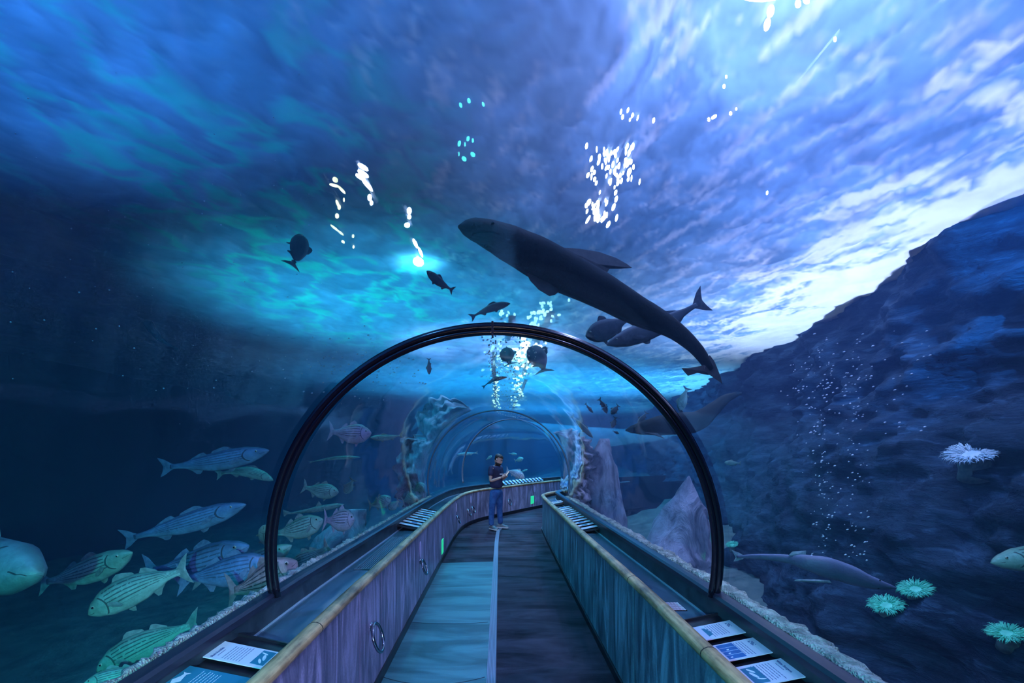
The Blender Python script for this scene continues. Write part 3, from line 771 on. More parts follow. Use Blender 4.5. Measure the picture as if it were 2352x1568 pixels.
def fish_mat(name, back, side, belly, stripe=.0, gill=True, nstripe=8.0, rough=.45, spots=False, spec=.4):
    if name in MATS: return MATS[name]
    t = NT(name); tcn = t.n('ShaderNodeTexCoord'); sp = t.n('ShaderNodeSeparateXYZ', {0: tcn.outputs['UV']})
    u, v = sp.outputs[0], sp.outputs[1]
    col = t.ramp(v, (.05, belly), (.42, side), (.78, side), (.97, back))
    no = t.noise(t.coord((1,1,1)), 14, 3)
    col = t.mixc(t.ramp(t.noise(t.coord((1,1,1)), 9, 5, .7), (.38, .45), (.62, 0.0)), col, tuple(x*.5 for x in back))
    if stripe:
        w = t.math('ADD', t.math('MULTIPLY', v, nstripe*6.283), t.math('MULTIPLY', no, 1.6))
        s_ = t.math('GREATER_THAN', t.math('SINE', w), .45)
        br = t.math('GREATER_THAN', t.noise(t.coord((1,1,1)), 45, 2), .38)
        mk = t.math('MULTIPLY', t.math('MULTIPLY', s_, br), t.math('GREATER_THAN', u, .22))
        mk = t.math('MULTIPLY', mk, t.math('GREATER_THAN', v, .28))
        col = t.mixc(t.math('MULTIPLY', mk, stripe), col, (.02,.03,.03))
    if spots:
        vo = t.n('ShaderNodeTexVoronoi', {'Vector': tcn.outputs['UV'], 'Scale': 14.0})
        col = t.mixc(t.math('LESS_THAN', vo.outputs['Distance'], .3), col, (.05,.05,.05))
    if gill:
        g = t.math('COMPARE', t.math('ADD', u, t.math('MULTIPLY', t.math('POWER', t.math('SUBTRACT', v, .5), 2.0), .35)), .215, .008)
        g = t.math('MULTIPLY', g, t.math('COMPARE', v, .5, .36)); col = t.mixc(t.math('MULTIPLY', g, .8), col, (.03,.04,.04))
        mo = t.math('MULTIPLY', t.math('COMPARE', t.math('ADD', t.math('MULTIPLY', u, 1.5), .32), v, .02), t.math('LESS_THAN', u, .075)); col = t.mixc(t.math('MULTIPLY', mo, .8), col, (.02,.02,.02))
    sc_ = t.n('ShaderNodeTexVoronoi', {'Vector': t.coord((1,1,1)), 'Scale': 70.0})
    MATS[name] = t.done(t.bsdf(col, rough, 0, t.bump(t.math('ADD', no, sc_.outputs['Distance']), .25, .004), spec))
    return MATS[name]
def fin_mat(name, c1, c2):
    if name in MATS: return MATS[name]
    t = NT(name); no = t.noise(t.coord((1,1,1)), 25, 3)
    MATS[name] = t.done(t.bsdf(t.ramp(no, (.35, c1), (.65, c2)), .5)); return MATS[name]
FM = {'teal': (fish_mat('bass_skin', (.16,.34,.24), (.36,.66,.56), (.50,.78,.70), .7), fin_mat('bass_fin', (.16,.26,.24), (.30,.42,.40))),
      'blue': (fish_mat('bass_skin_blue', (.05,.12,.20), (.14,.32,.55), (.2,.42,.66), .55), fin_mat('bass_fin_blue', (.08,.16,.26), (.16,.28,.42))),
      'viol': (fish_mat('bass_skin_silver', (.40,.42,.40), (.72,.66,.80), (.8,.75,.85), .8), fin_mat('bass_fin_silver', (.35,.38,.45), (.5,.5,.6))),
      'dark': (fish_mat('bass_skin_brown', (.16,.14,.13), (.33,.30,.30), (.45,.42,.42), .85), fin_mat('bass_fin_brown', (.14,.13,.14), (.25,.23,.25))),
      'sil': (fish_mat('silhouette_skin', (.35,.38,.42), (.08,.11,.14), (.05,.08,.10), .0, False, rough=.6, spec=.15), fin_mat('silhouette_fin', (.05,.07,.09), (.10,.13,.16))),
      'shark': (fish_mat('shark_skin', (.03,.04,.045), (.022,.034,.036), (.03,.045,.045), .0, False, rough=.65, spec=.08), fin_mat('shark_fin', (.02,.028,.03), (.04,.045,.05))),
      'blunt': (fish_mat('bass_head_skin', (.14,.22,.22), (.26,.38,.40), (.20,.34,.36), .5, True, 14.0), fin_mat('bass_fin', (0,0,0), (0,0,0))),
      'spot': (fish_mat('spotted_skin', (.5,.5,.45), (.6,.62,.58), (.7,.7,.7), .0, False, spots=True), fin_mat('spotted_fin', (.4,.42,.4), (.5,.5,.5))),
      'sturg': (fish_mat('sturgeon_skin', (.26,.25,.40), (.09,.10,.19), (.18,.20,.32), .0, False), fin_mat('sturgeon_fin', (.2,.22,.3), (.4,.42,.5)))}
eye_w, eye_b = plain('eye_ring', (.55,.6,.45), .3), plain('eye_pupil', (.01,.01,.01), .1)
def bass(pts, h, kind, label, group='striped bass left of the tunnel', name='striped_bass', cat='fish', slim=1.0, detail=2, flip=False, tailw=1.0, fins=True, blunt=False):
    """pts: axis from nose to tail tip (px, py, depth); h: body depth in pixels"""
    d = pts[0][2]; hm = h*d/F/2*slim
    b = Body(pts); b.flip = flip; sk, fn_ = FM[kind]
    mid_p = b.pos(.45); e = empty(name, mid_p, label, cat, group)
    up = [(0,.05*hm),(.03,.30*hm),(.09,.58*hm),(.20,.90*hm),(.34,1.0*hm),(.5,.90*hm),(.66,.62*hm),(.80,.30*hm),(.90,.22*hm)]
    lo = [(0,.05*hm),(.03,.26*hm),(.09,.55*hm),(.20,.86*hm),(.36,1.0*hm),(.52,.92*hm),(.66,.60*hm),(.80,.28*hm),(.90,.22*hm)]
    th = [(0,.04*hm),(.05,.28*hm),(.15,.48*hm),(.32,.56*hm),(.55,.42*hm),(.75,.18*hm),(.90,.06*hm)]
    if blunt:
        k_ = [(0,.10*hm),(.02,.34*hm),(.06,.60*hm),(.12,.84*hm),(.17,.93*hm)]; up = k_+up[4:]; lo = [(a_, q_*.96) for a_, q_ in k_]+lo[4:]; th = [(0,.10*hm),(.03,.34*hm),(.1,.5*hm)]+th[3:]
    vs, fs, uv = loft(b, up, lo, th, 26 if detail > 1 else 16, 16 if detail > 1 else 10, 0, .90)
    fmesh('body', (vs, fs), sk, e, True, uv)
    T = tailw*hm
    fmesh('tail_fin', fin_mesh(b, [(.865,.2*hm),(.90,.42*T),(.95,.78*T),(1.015,1.05*T),(.985,.55*T),(.962,.08*T),(.975,-.45*T),(1.0,-1.0*T),(.945,-.72*T),(.90,-.40*T),(.865,-.2*hm)], .012*hm+.003), fn_, e)
    if fins:
        fmesh('dorsal_fin', fin_mesh(b, [(.30,.86*hm),(.345,1.22*hm),(.38,1.34*hm),(.43,1.26*hm),(.50,1.05*hm),(.52,.80*hm),(.42,.85*hm)], .012*hm+.002), fn_, e)
        if detail > 1: fmesh('second_dorsal_fin', fin_mesh(b, [(.54,.72*hm),(.58,1.08*hm),(.62,1.0*hm),(.70,.62*hm),(.72,.42*hm),(.62,.55*hm)], .012*hm+.002), fn_, e)
        fmesh('anal_fin', fin_mesh(b, [(.60,-.62*hm),(.635,-1.02*hm),(.67,-1.0*hm),(.70,-.68*hm),(.74,-.42*hm),(.66,-.5*hm)], .012*hm+.002), fn_, e)
        fmesh('pelvic_fin', fin_mesh(b, [(.30,-.80*hm),(.345,-1.22*hm),(.375,-1.28*hm),(.39,-1.05*hm),(.385,-.82*hm)], .012*hm+.002), fn_, e)
    if detail > 1:
        fmesh('pectoral_fin', fin_mesh(b, [(.225,-.12*hm),(.255,.0),(.31,-.18*hm),(.345,-.50*hm),(.32,-.58*hm),(.26,-.40*hm)], .010*hm+.002, off=-.60*hm), fn_, e)
    if detail > 0:
        p, T_, N, Bv = b.frame(.095)
        for sgn in (-1, 1):
            c = p+N*.24*hm+Bv*sgn*.345*hm; v_, f_ = ico(c, .105*hm); o = fmesh('eye', (v_, f_), eye_w, e, True)
            if detail > 1:
                v_, f_ = ico(c+Bv*sgn*.045*hm, .075*hm)
                k = mesh('pupil', [Vector(q)-e.location for q in v_], f_, eye_b, o, True)
    return e
def ln(nx, ny, tx, ty, d0, d1=None, bend=0.0, n=4):
    """axis from nose to tail tip with a sideways bow in pixels"""
    d1 = d1 or d0; out = []
    dx, dy = tx-nx, ty-ny; L = math.hypot(dx, dy) or 1
    for k in range(n+1):
        u = k/n; w_ = math.sin(math.pi*u)*bend
        out.append((nx+dx*u-dy/L*w_, ny+dy*u+dx/L*w_, d0+(d1-d0)*u))
    return out
B = bass
B(ln(618,1034,366,1074,4.3,4.4,-6), 46, 'blue', 'blue-sided striped bass swimming right, highest of the left school')
B(ln(628,1103,494,1090,6.6,6.4,14), 26, 'teal', 'small dim green bass with upturned tail, under the highest bass', detail=1)
B(ln(565,1158,280,1240,3.7,3.8,-4), 50, 'blue', 'long dark blue bass swimming right in the middle of the left school')
B(ln(304,1268,86,1340,3.6,3.8,-10), 62, 'teal', 'teal bass following the huge blunt fish at the left edge')
B(ln(90,1318,-290,1250,2.5,3.1), 146, 'blunt', 'huge blunt-headed bass cut off by the left edge of the picture', detail=0, blunt=True)
B(ln(572,1252,326,1312,3.9,3.9,-14), 76, 'blue', 'big blue striped bass behind the others, above the diving green one')
B(ln(203,1412,436,1305,3.3,3.5,-10), 74, 'teal', 'bright green bass heading down left below the blue ones')
B(ln(222,1542,460,1428,3.0,3.1,-8), 68, 'teal', 'bright green bass heading down left above the gravel, lowest whole one')
B(ln(190,1572,350,1530,2.65,2.8), 40, 'teal', 'bass half cut off by the bottom left edge')
B(ln(670,1252,440,1330,4.6,4.6,-14), 52, 'teal', 'bright green bass mostly hidden behind the dark one by the black rib')
B(ln(628,1290,406,1332,3.75,3.65,-4), 72, 'blue', 'blue-grey bass with deeply forked tail in front of the green one')
B(ln(682,1288,520,1360,3.4,3.3,-14), 84, 'dark', 'dark brown striped bass crossing behind the foot of the black rib')
B(ln(742,1192,622,1226,5.2,5.1,-6), 50, 'teal', 'teal bass just right of the black rib, nose to the silver one')
B(ln(815,1192,742,1194,5.4,5.3,-2), 52, 'viol', 'silver-violet striped bass with dark gill patch right of the teal one')
B(ln(778,1130,694,1117,6.2,6.2,-3), 36, 'teal', 'teal bass right of the black rib, halfway up')
B(ln(793,1133,812,1100,7.4,7.0), 20, 'teal', 'tiny teal fish pointing down, right of the halfway teal bass', detail=1)
B(ln(853,994,754,990,5.6,5.6,-4), 46, 'viol', 'silver-violet striped bass high up inside the rib on the left')
B(ln(850,1005,926,998,7.0,7.4,3), 16, 'teal', 'slim bright teal fish behind the high silver bass', detail=1)
B(ln(828,1050,708,1062,8.0,8.0,4), 9, 'teal', 'very thin dim green fish under the high silver bass', detail=1, fins=False, tailw=.6)
B(ln(898,1141,846,1160,7.0,7.0,-4), 30, 'teal', 'small teal bass near the left curb')
B(ln(893,1170,918,1148,7.0,7.0), 20, 'teal', 'small pale fish right below the small teal bass near the curb', detail=1)
B(ln(956,1140,924,1152,8.0,8.0), 28, 'teal', 'pale fish against the lavender rock left of the bend, lower', detail=1)
B(ln(976,1112,950,1128,8.6,8.6), 24, 'teal', 'pale fish against the lavender rock left of the bend, upper', detail=1)
B(ln(668,1300,758,1252,4.8,4.7,5), 44, 'teal', 'dim teal bass with raised tail just above the left gravel')
B(ln(606,1206,612,1262,4.5,5.0), 30, 'teal', 'greenish bass seen head-on just left of the black rib', detail=1)
# beyond the bend
FG = 'fish beyond the bend of the tunnel'
B(ln(1050,1043,1098,1039,17,17,1), 8, 'spot', 'pale spotted slender shark beyond the bend, left of the standing person', FG, 'leopard_shark', 'shark', detail=0)
B(ln(1130,1046,1116,1056,17,17), 6, 'teal', 'small greenish fish behind the head of the standing person', FG, 'small_fish', detail=0)
B(ln(1188,1043,1168,1041,17,17), 6, 'teal', 'small teal fish upper right of the standing person', FG, 'small_fish', detail=0)
B(ln(1202,1052,1182,1058,17,17), 11, 'teal', 'bright round-backed little fish right of the standing person head', FG, 'small_fish', detail=0)
B(ln(1204,1098,1162,1080,14.9,15.1,3), 20, 'viol', 'pale striped bass just right of the hands of the standing person', FG, detail=1)
B(ln(1212,1078,1194,1084,18,18), 4, 'teal', 'thin pale fish right above the pale striped bass', FG, 'small_fish', detail=0)
# seen against the bright water
SG = 'small fish dark against the bright water'
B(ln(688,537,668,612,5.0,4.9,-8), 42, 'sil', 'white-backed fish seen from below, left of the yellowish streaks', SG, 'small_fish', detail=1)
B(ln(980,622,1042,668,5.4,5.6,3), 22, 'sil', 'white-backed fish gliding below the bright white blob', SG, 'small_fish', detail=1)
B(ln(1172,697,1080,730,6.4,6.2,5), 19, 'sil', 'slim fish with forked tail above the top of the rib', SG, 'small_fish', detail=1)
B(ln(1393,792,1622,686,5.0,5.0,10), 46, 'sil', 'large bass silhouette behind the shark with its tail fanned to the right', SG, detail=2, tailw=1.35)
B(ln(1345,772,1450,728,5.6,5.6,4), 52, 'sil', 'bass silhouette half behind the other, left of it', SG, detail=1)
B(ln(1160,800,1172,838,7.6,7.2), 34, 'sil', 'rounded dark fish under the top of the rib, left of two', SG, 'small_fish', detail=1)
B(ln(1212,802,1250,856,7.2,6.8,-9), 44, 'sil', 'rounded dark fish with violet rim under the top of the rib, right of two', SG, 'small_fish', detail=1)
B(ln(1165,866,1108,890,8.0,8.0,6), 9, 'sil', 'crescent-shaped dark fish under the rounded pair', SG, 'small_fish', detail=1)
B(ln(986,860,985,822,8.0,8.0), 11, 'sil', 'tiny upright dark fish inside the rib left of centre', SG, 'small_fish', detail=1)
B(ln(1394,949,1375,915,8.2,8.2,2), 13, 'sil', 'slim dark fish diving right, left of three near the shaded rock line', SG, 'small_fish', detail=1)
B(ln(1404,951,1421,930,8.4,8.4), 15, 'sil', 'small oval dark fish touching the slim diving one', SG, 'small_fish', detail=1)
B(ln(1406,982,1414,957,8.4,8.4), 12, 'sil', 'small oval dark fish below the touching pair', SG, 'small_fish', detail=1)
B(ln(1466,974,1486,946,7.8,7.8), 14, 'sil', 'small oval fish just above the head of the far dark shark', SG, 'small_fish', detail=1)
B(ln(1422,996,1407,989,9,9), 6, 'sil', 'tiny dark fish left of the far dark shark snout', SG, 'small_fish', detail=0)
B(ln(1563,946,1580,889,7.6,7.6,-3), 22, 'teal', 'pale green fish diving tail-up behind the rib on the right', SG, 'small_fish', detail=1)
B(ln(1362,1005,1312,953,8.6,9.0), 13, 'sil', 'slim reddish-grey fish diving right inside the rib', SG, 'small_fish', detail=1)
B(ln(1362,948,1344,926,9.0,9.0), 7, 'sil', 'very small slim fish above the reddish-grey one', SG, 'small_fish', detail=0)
# right side
RG = 'fish at the right edge'
B(ln(2276,1292,2560,1262,3.0,3.1), 60, 'teal', 'teal bass entering from the right edge, only its head in view', RG)
B(ln(2314,1168,2480,1172,3.6,3.6), 26, 'blue', 'grey snout of a fish entering at the right edge, above the teal bass', RG, detail=1)
B(ln(1664,1062,1702,1064,6.0,6.0), 12, 'teal', 'small teal fish against the dark rock right of the rib', RG, 'small_fish', detail=1)

def custom(name, label, cat, axis, halves, kind, fins, thick=.75, eye=None, m=18):
    """axis: pixels with depth; halves: (t, half-width in pixels); fins: (part name, [(px, py)...], d offset)"""
    b = Body(axis); sk, fn_ = FM[kind]; e = empty(name, b.pos(.4), label, cat)
    def dd(t): return b.pos(t).y
    h = [(t, w_*dd(t)/F) for t, w_ in halves]; th = [(t, w_*dd(t)/F*thick) for t, w_ in halves]
    vs, fs, uv = loft(b, h, h, th, 44, m, 0, 1.0)
    fmesh('body', (vs, fs), sk, e, True, uv)
    for nm, poly, dpt, tk in fins:
        c = Vector((sum(p[0] for p in poly)/len(poly), sum(p[1] for p in poly)/len(poly)))
        f_, bk = [], []
        for q, (x, y) in enumerate(list(poly)+[tuple(c)]):
            d_ = dpt(x) if callable(dpt) else dpt; r = at(x, y, d_); v_ = (r-VIEW).normalized(); k = tk if q == len(poly) else tk*.15
            f_.append(r-v_*k); bk.append(r+v_*k)
        n = len(poly); M = n+1
        fmesh(nm, (f_+bk, [(k, (k+1)%n, n) for k in range(n)]+[(M+(k+1)%n, M+k, M+n) for k in range(n)]+[(k, M+k, M+(k+1)%n, (k+1)%n) for k in range(n)]), fn_, e)
    if eye:
        for s_ in (-1, 1):
            p, T, N, Bv = b.frame(eye[0]); v_, f_ = ico(p+N*eye[1]*s_+Bv*eye[2], eye[3]); fmesh('eye', (v_, f_), eye_b, e, True)
    return e
sd = lambda x: 2.6+1.3*(x-1052)/600
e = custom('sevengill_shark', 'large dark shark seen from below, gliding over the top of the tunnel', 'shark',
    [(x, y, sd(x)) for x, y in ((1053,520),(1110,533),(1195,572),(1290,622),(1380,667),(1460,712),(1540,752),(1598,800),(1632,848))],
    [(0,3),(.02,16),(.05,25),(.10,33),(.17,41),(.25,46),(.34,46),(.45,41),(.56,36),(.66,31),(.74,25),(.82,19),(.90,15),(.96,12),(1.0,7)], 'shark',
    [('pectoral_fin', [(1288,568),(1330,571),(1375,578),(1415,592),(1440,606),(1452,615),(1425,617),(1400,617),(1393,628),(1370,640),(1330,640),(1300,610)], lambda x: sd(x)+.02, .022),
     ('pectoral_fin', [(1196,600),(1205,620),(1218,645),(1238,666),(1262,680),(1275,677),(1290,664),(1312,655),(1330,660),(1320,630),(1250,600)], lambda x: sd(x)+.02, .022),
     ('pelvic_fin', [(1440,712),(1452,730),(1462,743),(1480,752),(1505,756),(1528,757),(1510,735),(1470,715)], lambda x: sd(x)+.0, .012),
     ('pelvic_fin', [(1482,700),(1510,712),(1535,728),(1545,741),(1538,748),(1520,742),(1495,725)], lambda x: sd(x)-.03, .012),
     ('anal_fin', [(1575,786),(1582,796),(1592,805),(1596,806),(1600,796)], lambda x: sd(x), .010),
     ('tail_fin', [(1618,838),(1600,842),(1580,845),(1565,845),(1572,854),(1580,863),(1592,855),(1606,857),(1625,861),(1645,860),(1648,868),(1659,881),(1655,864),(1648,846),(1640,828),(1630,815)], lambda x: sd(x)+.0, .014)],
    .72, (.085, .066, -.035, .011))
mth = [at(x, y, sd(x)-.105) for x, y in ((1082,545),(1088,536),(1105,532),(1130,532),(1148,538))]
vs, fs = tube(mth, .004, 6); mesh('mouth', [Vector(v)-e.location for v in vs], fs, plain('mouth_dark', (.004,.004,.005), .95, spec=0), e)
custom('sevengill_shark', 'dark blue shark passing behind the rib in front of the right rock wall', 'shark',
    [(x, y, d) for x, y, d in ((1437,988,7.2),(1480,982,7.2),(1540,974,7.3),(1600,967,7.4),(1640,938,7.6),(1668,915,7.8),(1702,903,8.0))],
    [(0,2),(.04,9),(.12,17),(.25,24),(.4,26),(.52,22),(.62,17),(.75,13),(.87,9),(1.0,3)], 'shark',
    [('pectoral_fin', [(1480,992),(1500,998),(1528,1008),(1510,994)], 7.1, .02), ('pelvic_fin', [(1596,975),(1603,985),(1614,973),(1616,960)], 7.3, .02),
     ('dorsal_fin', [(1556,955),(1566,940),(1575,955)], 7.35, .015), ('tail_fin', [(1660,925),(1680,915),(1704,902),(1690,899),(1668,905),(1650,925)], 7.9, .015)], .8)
custom('sturgeon', 'long pale violet sturgeon with pointed snout low in front of the right rock', 'sturgeon',
    [(x, y, d) for x, y, d in ((2058,1350,3.3),(2000,1337,3.3),(1930,1312,3.35),(1860,1293,3.4),(1800,1282,3.5),(1740,1278,3.6),(1692,1278,3.7))],
    [(0,2),(.06,7),(.16,14),(.3,22),(.44,24),(.56,18),(.66,10),(.8,7),(1.0,3)], 'sturg',
    [('dorsal_fin', [(1810,1276),(1820,1266),(1852,1264),(1850,1280)], 3.45, .012), ('pectoral_fin', [(1905,1332),(1870,1330),(1828,1330),(1824,1334),(1870,1337),(1910,1338)], 3.25, .012),
     ('tail_fin', [(1712,1278),(1700,1270),(1680,1262),(1690,1280),(1684,1290),(1706,1284)], 3.7, .008)], .9, (.14, .03, -.03, .006))
custom('leopard_shark', 'faint dim shark far in the dark water on the left', 'shark',
    [(x, y, 9.0) for x, y in ((312,700),(335,735),(365,775),(402,800))], [(0,1),(.2,8),(.45,10),(.7,6),(1,1)], 'blue',
    [('tail_fin', [(392,792),(404,806),(410,800),(402,796)], 9.0, .01), ('pectoral_fin', [(325,718),(318,740),(336,736)], 9.0, .01)], .8)
custom('leopard_shark', 'faint patterned shark behind the teal and silver bass, left inside the rib', 'shark',
    [(x, y, 7.5) for x, y in ((790,1158),(745,1166),(700,1174),(655,1180))], [(0,1),(.15,6),(.4,7),(.7,4),(1,1)], 'spot',
    [('tail_fin', [(668,1176),(650,1170),(652,1186)], 7.5, .01), ('dorsal_fin', [(740,1160),(732,1150),(724,1164)], 7.5, .01)], .8)

# anemones on the right rock
def anemone(px, py, w, h, d, mat_c, label, face=0.25):
    c = at(px, py, d); e = empty('sea_anemone', c, label, 'sea anemone', 'anemones on the right rock')
    r = w*d/F/2; v_ = (VIEW-c).normalized(); ax = (v_*face+Vector((-.25,0,1))*(1-face)).normalized()
    s_ = ax.cross(Vector((0,1,0))).normalized(); u_ = s_.cross(ax).normalized()
    rn = random.Random(int(px)); stem = noisy('anemone_stem', (.15,.22,.2), (.3,.4,.36), 20)
    vs, fs = tube([-ax*r*1.0, -ax*r*.6, -ax*r*.2, ax*r*.02], [r*.62, r*.5, r*.48, r*.55], 16); mesh('stalk', vs, fs, stem, e, True)
    vs, fs = tube([ax*r*.0, ax*r*.05, ax*r*.07], [r*.55, r*.5, r*.1], 18); mesh('oral_disc', vs, fs, mat_c, e, True)
    V = []
    for q in range(420):
        a = rn.uniform(0, 2*math.pi); k = rn.uniform(.22, .66); L_ = r*rn.uniform(.18, .34)
        b0 = (s_*math.cos(a)+u_*math.sin(a))*r*k; o_ = (s_*math.cos(a)+u_*math.sin(a)); 
        pts = [b0, b0+o_*L_*.4+ax*L_*.45, b0+o_*L_*.9+ax*L_*.55, b0+o_*L_*1.15+ax*L_*.35+Vector((rn.gauss(0,.05),0,rn.gauss(0,.05)))*r]
        V.append(tube(pts, [r*.028, r*.024, r*.018, r*.006], 4))
    vs, fs = join(*V); o = mesh('tentacles', vs, fs, mat_c, e, True); o['kind'] = 'stuff'
    return e
an_w = noisy('anemone_white', (.5,.75,.85), (.85,.95,1.0), 12, .5); an_g = noisy('anemone_green', (.05,.65,.42), (.2,.95,.65), 12, .5)
def wall_d(px, py):
    """distance at which the sight line of a pixel meets the right rock"""
    d = 2.0
    while d < 14:
        p = at(px, py, d)
        if p.x > wall_x(p.y, p.z)+fbm(p.y*.35, p.z*.5, 1)*.55+fbm(p.y*1.3, p.z*2.4, 5)*.22-.12: break
        d += .03
    return d
ANEM = [(2232,1045,112,'w','white-blue anemone high on the right rock'),(2103,1354,76,'g','round green anemone by the sturgeon snout'),(2036,1391,78,'g','bright green anemone left of and below the round one'),
        (2312,1455,78,'g','green anemone near the bottom right corner'),(1682,1251,30,'g','tiny bright green anemone just right of the rib')]
for px, py, w_, k, l in ANEM: anemone(px, py, w_, 0, wall_d(px, py), an_w if k == 'w' else an_g, l)

# bubbles and drifting specks
bub = plain('bubble_skin', (.8,.9,1.0), .08, 0, 1.0)
def specks(name, label, cat, mat, items):
    V = [ico(at(x, y, d), r*d/F, st, ax) for x, y, d, r, st, ax in items]
    vs, fs = join(*V); return tag(mesh(name, vs, fs, mat, smooth=True), label, cat, kind='stuff')
rb = random.Random(21); ax0 = Vector((1, 0, .35)).normalized(); it = []
for cx_, sx, n in ((1893, 16, 120), (1965, 20, 90), (1840, 22, 26)):
    for _ in range(n):
        y = rb.uniform(800, 1290) if cx_ != 1840 else rb.uniform(830, 940); it.append((rb.gauss(cx_, sx), y, 4.0+rb.gauss(0,.15), rb.uniform(.8, 1.9), rb.uniform(1, 2.2), ax0))
for _ in range(70): it.append((rb.uniform(1830, 2140), rb.uniform(760, 1000), 4.3, rb.uniform(.8, 2.2), 2.0, ax0))
specks('air_bubbles', 'columns of tiny bubbles rising in front of the right rock wall', 'bubbles', bub, it)
it = [(rb.uniform(20, 760), rb.uniform(90, 900), rb.uniform(3, 5), rb.uniform(.7, 2.0), 1, ax0) for _ in range(120)]
it += [(rb.gauss(830, 80), rb.gauss(850, 35), 4.6, rb.uniform(.8, 1.8), 1.5, ax0) for _ in range(110)]
specks('drifting_specks', 'tiny pale specks drifting in the dark water on the left', 'specks', plain('speck', (.6,.75,.85), .6), it)

# lavender rock face around the tunnel before the bend
t = NT('portal_rock'); a = t.noise(t.coord((1.4,1.4,.5)), 2.2, 6, .65, .8)
portal = t.done(t.bsdf(t.ramp(a, (.36, (.16,.16,.22)), (.60, (.66,.60,.76))), .9, 0, t.bump(a, .9, .08), .2))
def portal_mesh(side, a0, a1, y0, y1, lab):
    vs = []; nu, nv = 60, 14
    for i in range(nu):
        a = R(a0+(a1-a0)*i/(nu-1))
        for j in range(nv):
            q = j/(nv-1); wid = .62+.30*fbm(i*.13, side*5, 2)+.12*fbm(i*.5, side*5, 7)
            wid *= min(1, (i+2)/8, (nu+1-i)/10) 
            r = RT+.16+max(.05, wid)*abs(math.cos(math.pi*(q-.5)*0+0))*q*1.0
            y = y0+(y1-y0)*(.5-.5*math.cos(math.pi*q))+.25*fbm(i*.2, j*.35, side*9)
            vs.append((-.03+r*math.cos(a), y, ZC+r*math.sin(a)))
        for j in range(nv-1, -1, -1):
            q = j/(nv-1); x, y, z = vs[i*2*nv+j]; vs.append((x, y+.5, z))
    L = 2*nv; fs = [(i*L+k, i*L+(k+1)%L, (i+1)*L+(k+1)%L, (i+1)*L+k) for i in range(nu-1) for k in range(L)]+[tuple(range(L)), tuple((nu-1)*L+k for k in range(L))]
    return tag(mesh('rock_face', vs, fs, portal, smooth=True), lab, 'rock', 'rock faces hugging the tunnel')
portal_mesh(-1, 205, 112, 8.9, 9.6, 'lavender-grey rock face hugging the left of the tunnel before the bend')
portal_mesh(1, -25, 38, 8.9, 9.8, 'lavender-grey rock face hugging the right of the tunnel before the bend')
def pillar(pts, rads, lab):
    vs = []; n, m = 30, 16
    for i in range(n+1):
        u = i/n; k = u*(len(pts)-1); a = min(int(k), len(pts)-2); p = Vector(pts[a]).lerp(Vector(pts[a+1]), k-a); r = rads[a]+(rads[a+1]-rads[a])*(k-a)
        for q in range(m):
            an = 2*math.pi*q/m; rr = r*(1+.35*fbm(math.cos(an)*1.2+p.x, math.sin(an)*1.2+u*4, p.y))
            vs.append(p+Vector((math.cos(an)*rr, math.sin(an)*rr*.6, 0)))
    fs = [(i*m+k, i*m+(k+1)%m, (i+1)*m+(k+1)%m, (i+1)*m+k) for i in range(n) for k in range(m)]+[tuple(range(m)), tuple(n*m+k for k in range(m))]
    return tag(mesh('rock_pillar', vs, fs, portal, smooth=True), lab, 'rock', 'rock pillars right of the tunnel')
pillar([(2.35,9.6,-.6),(2.3,9.7,.6),(2.25,9.9,1.5),(2.3,10.0,2.1)], [.5,.36,.34,.1], 'blue-grey rock pillar left of two, seen through the right acrylic')
pillar([(2.6,7.0,-.6),(2.75,7.0,.2),(2.9,7.1,.9),(3.0,7.2,1.45)], [.7,.55,.32,.01], 'low pointed lavender rock beside the right gravel')
pillar([(-2.7,7.2,-.6),(-2.5,7.2,.3),(-2.3,7.3,.9)], [.7,.5,.15], 'low dark violet rock beside the left curb')
#@END FISH
#@PERSON
def skin(name, nodes, edges, mat, e, sub=2, extra=None):
    """nodes: {key: (x, y, z, radius[, radius2])}; the first is the root"""
    keys = list(nodes); me = bpy.data.meshes.new(name)
    me.from_pydata([nodes[k][:3] for k in keys], [(keys.index(a), keys.index(b)) for a, b in edges], [])
    o = bpy.data.objects.new(name, me); C.objects.link(o)
    sk_ = o.modifiers.new('skin', 'SKIN'); sk_.use_smooth_shade = True
    for k, v in zip(keys, me.skin_vertices[0].data):
        n = nodes[k]; v.radius = (n[3], n[4] if len(n) > 4 else n[3]); v.use_root = (k == keys[0])
    m_ = o.modifiers.new('sub', 'SUBSURF'); m_.levels = m_.render_levels = sub
    dg = bpy.context.evaluated_depsgraph_get(); me2 = bpy.data.meshes.new_from_object(o.evaluated_get(dg))
    bpy.data.objects.remove(o)
    vs = [v.co.copy() for v in me2.vertices]; fs = [tuple(p.vertices) for p in me2.polygons]
    if extra: vs, fs = join((vs, fs), *extra)
    return mesh(name, vs, fs, mat, e, True)
P0 = at(1140, 1213, 10.6); P0.z = .022
e = empty('person', P0, 'standing man in navy t-shirt and blue jeans, looking down at a phone', 'person')
skinm = noisy('person_skin', (.50,.32,.25), (.60,.40,.32), 8, .55, .05); shirt = noisy('shirt_navy', (.012,.016,.05), (.025,.035,.11), 6, .8, .3)
denim = noisy('jeans_denim', (.015,.07,.24), (.04,.16,.42), 9, .85, .5, bd=.02); hairm = noisy('dark_hair', (.012,.009,.008), (.03,.022,.02), 60, .6, .5)
shoe = noisy('shoe_grey', (.10,.13,.16), (.22,.27,.30), 14, .7, .2); sole = plain('shoe_sole', (.75,.78,.8), .5)
f_ = Vector((.87,-.5,0)); r_ = Vector((-.5,-.87,0))
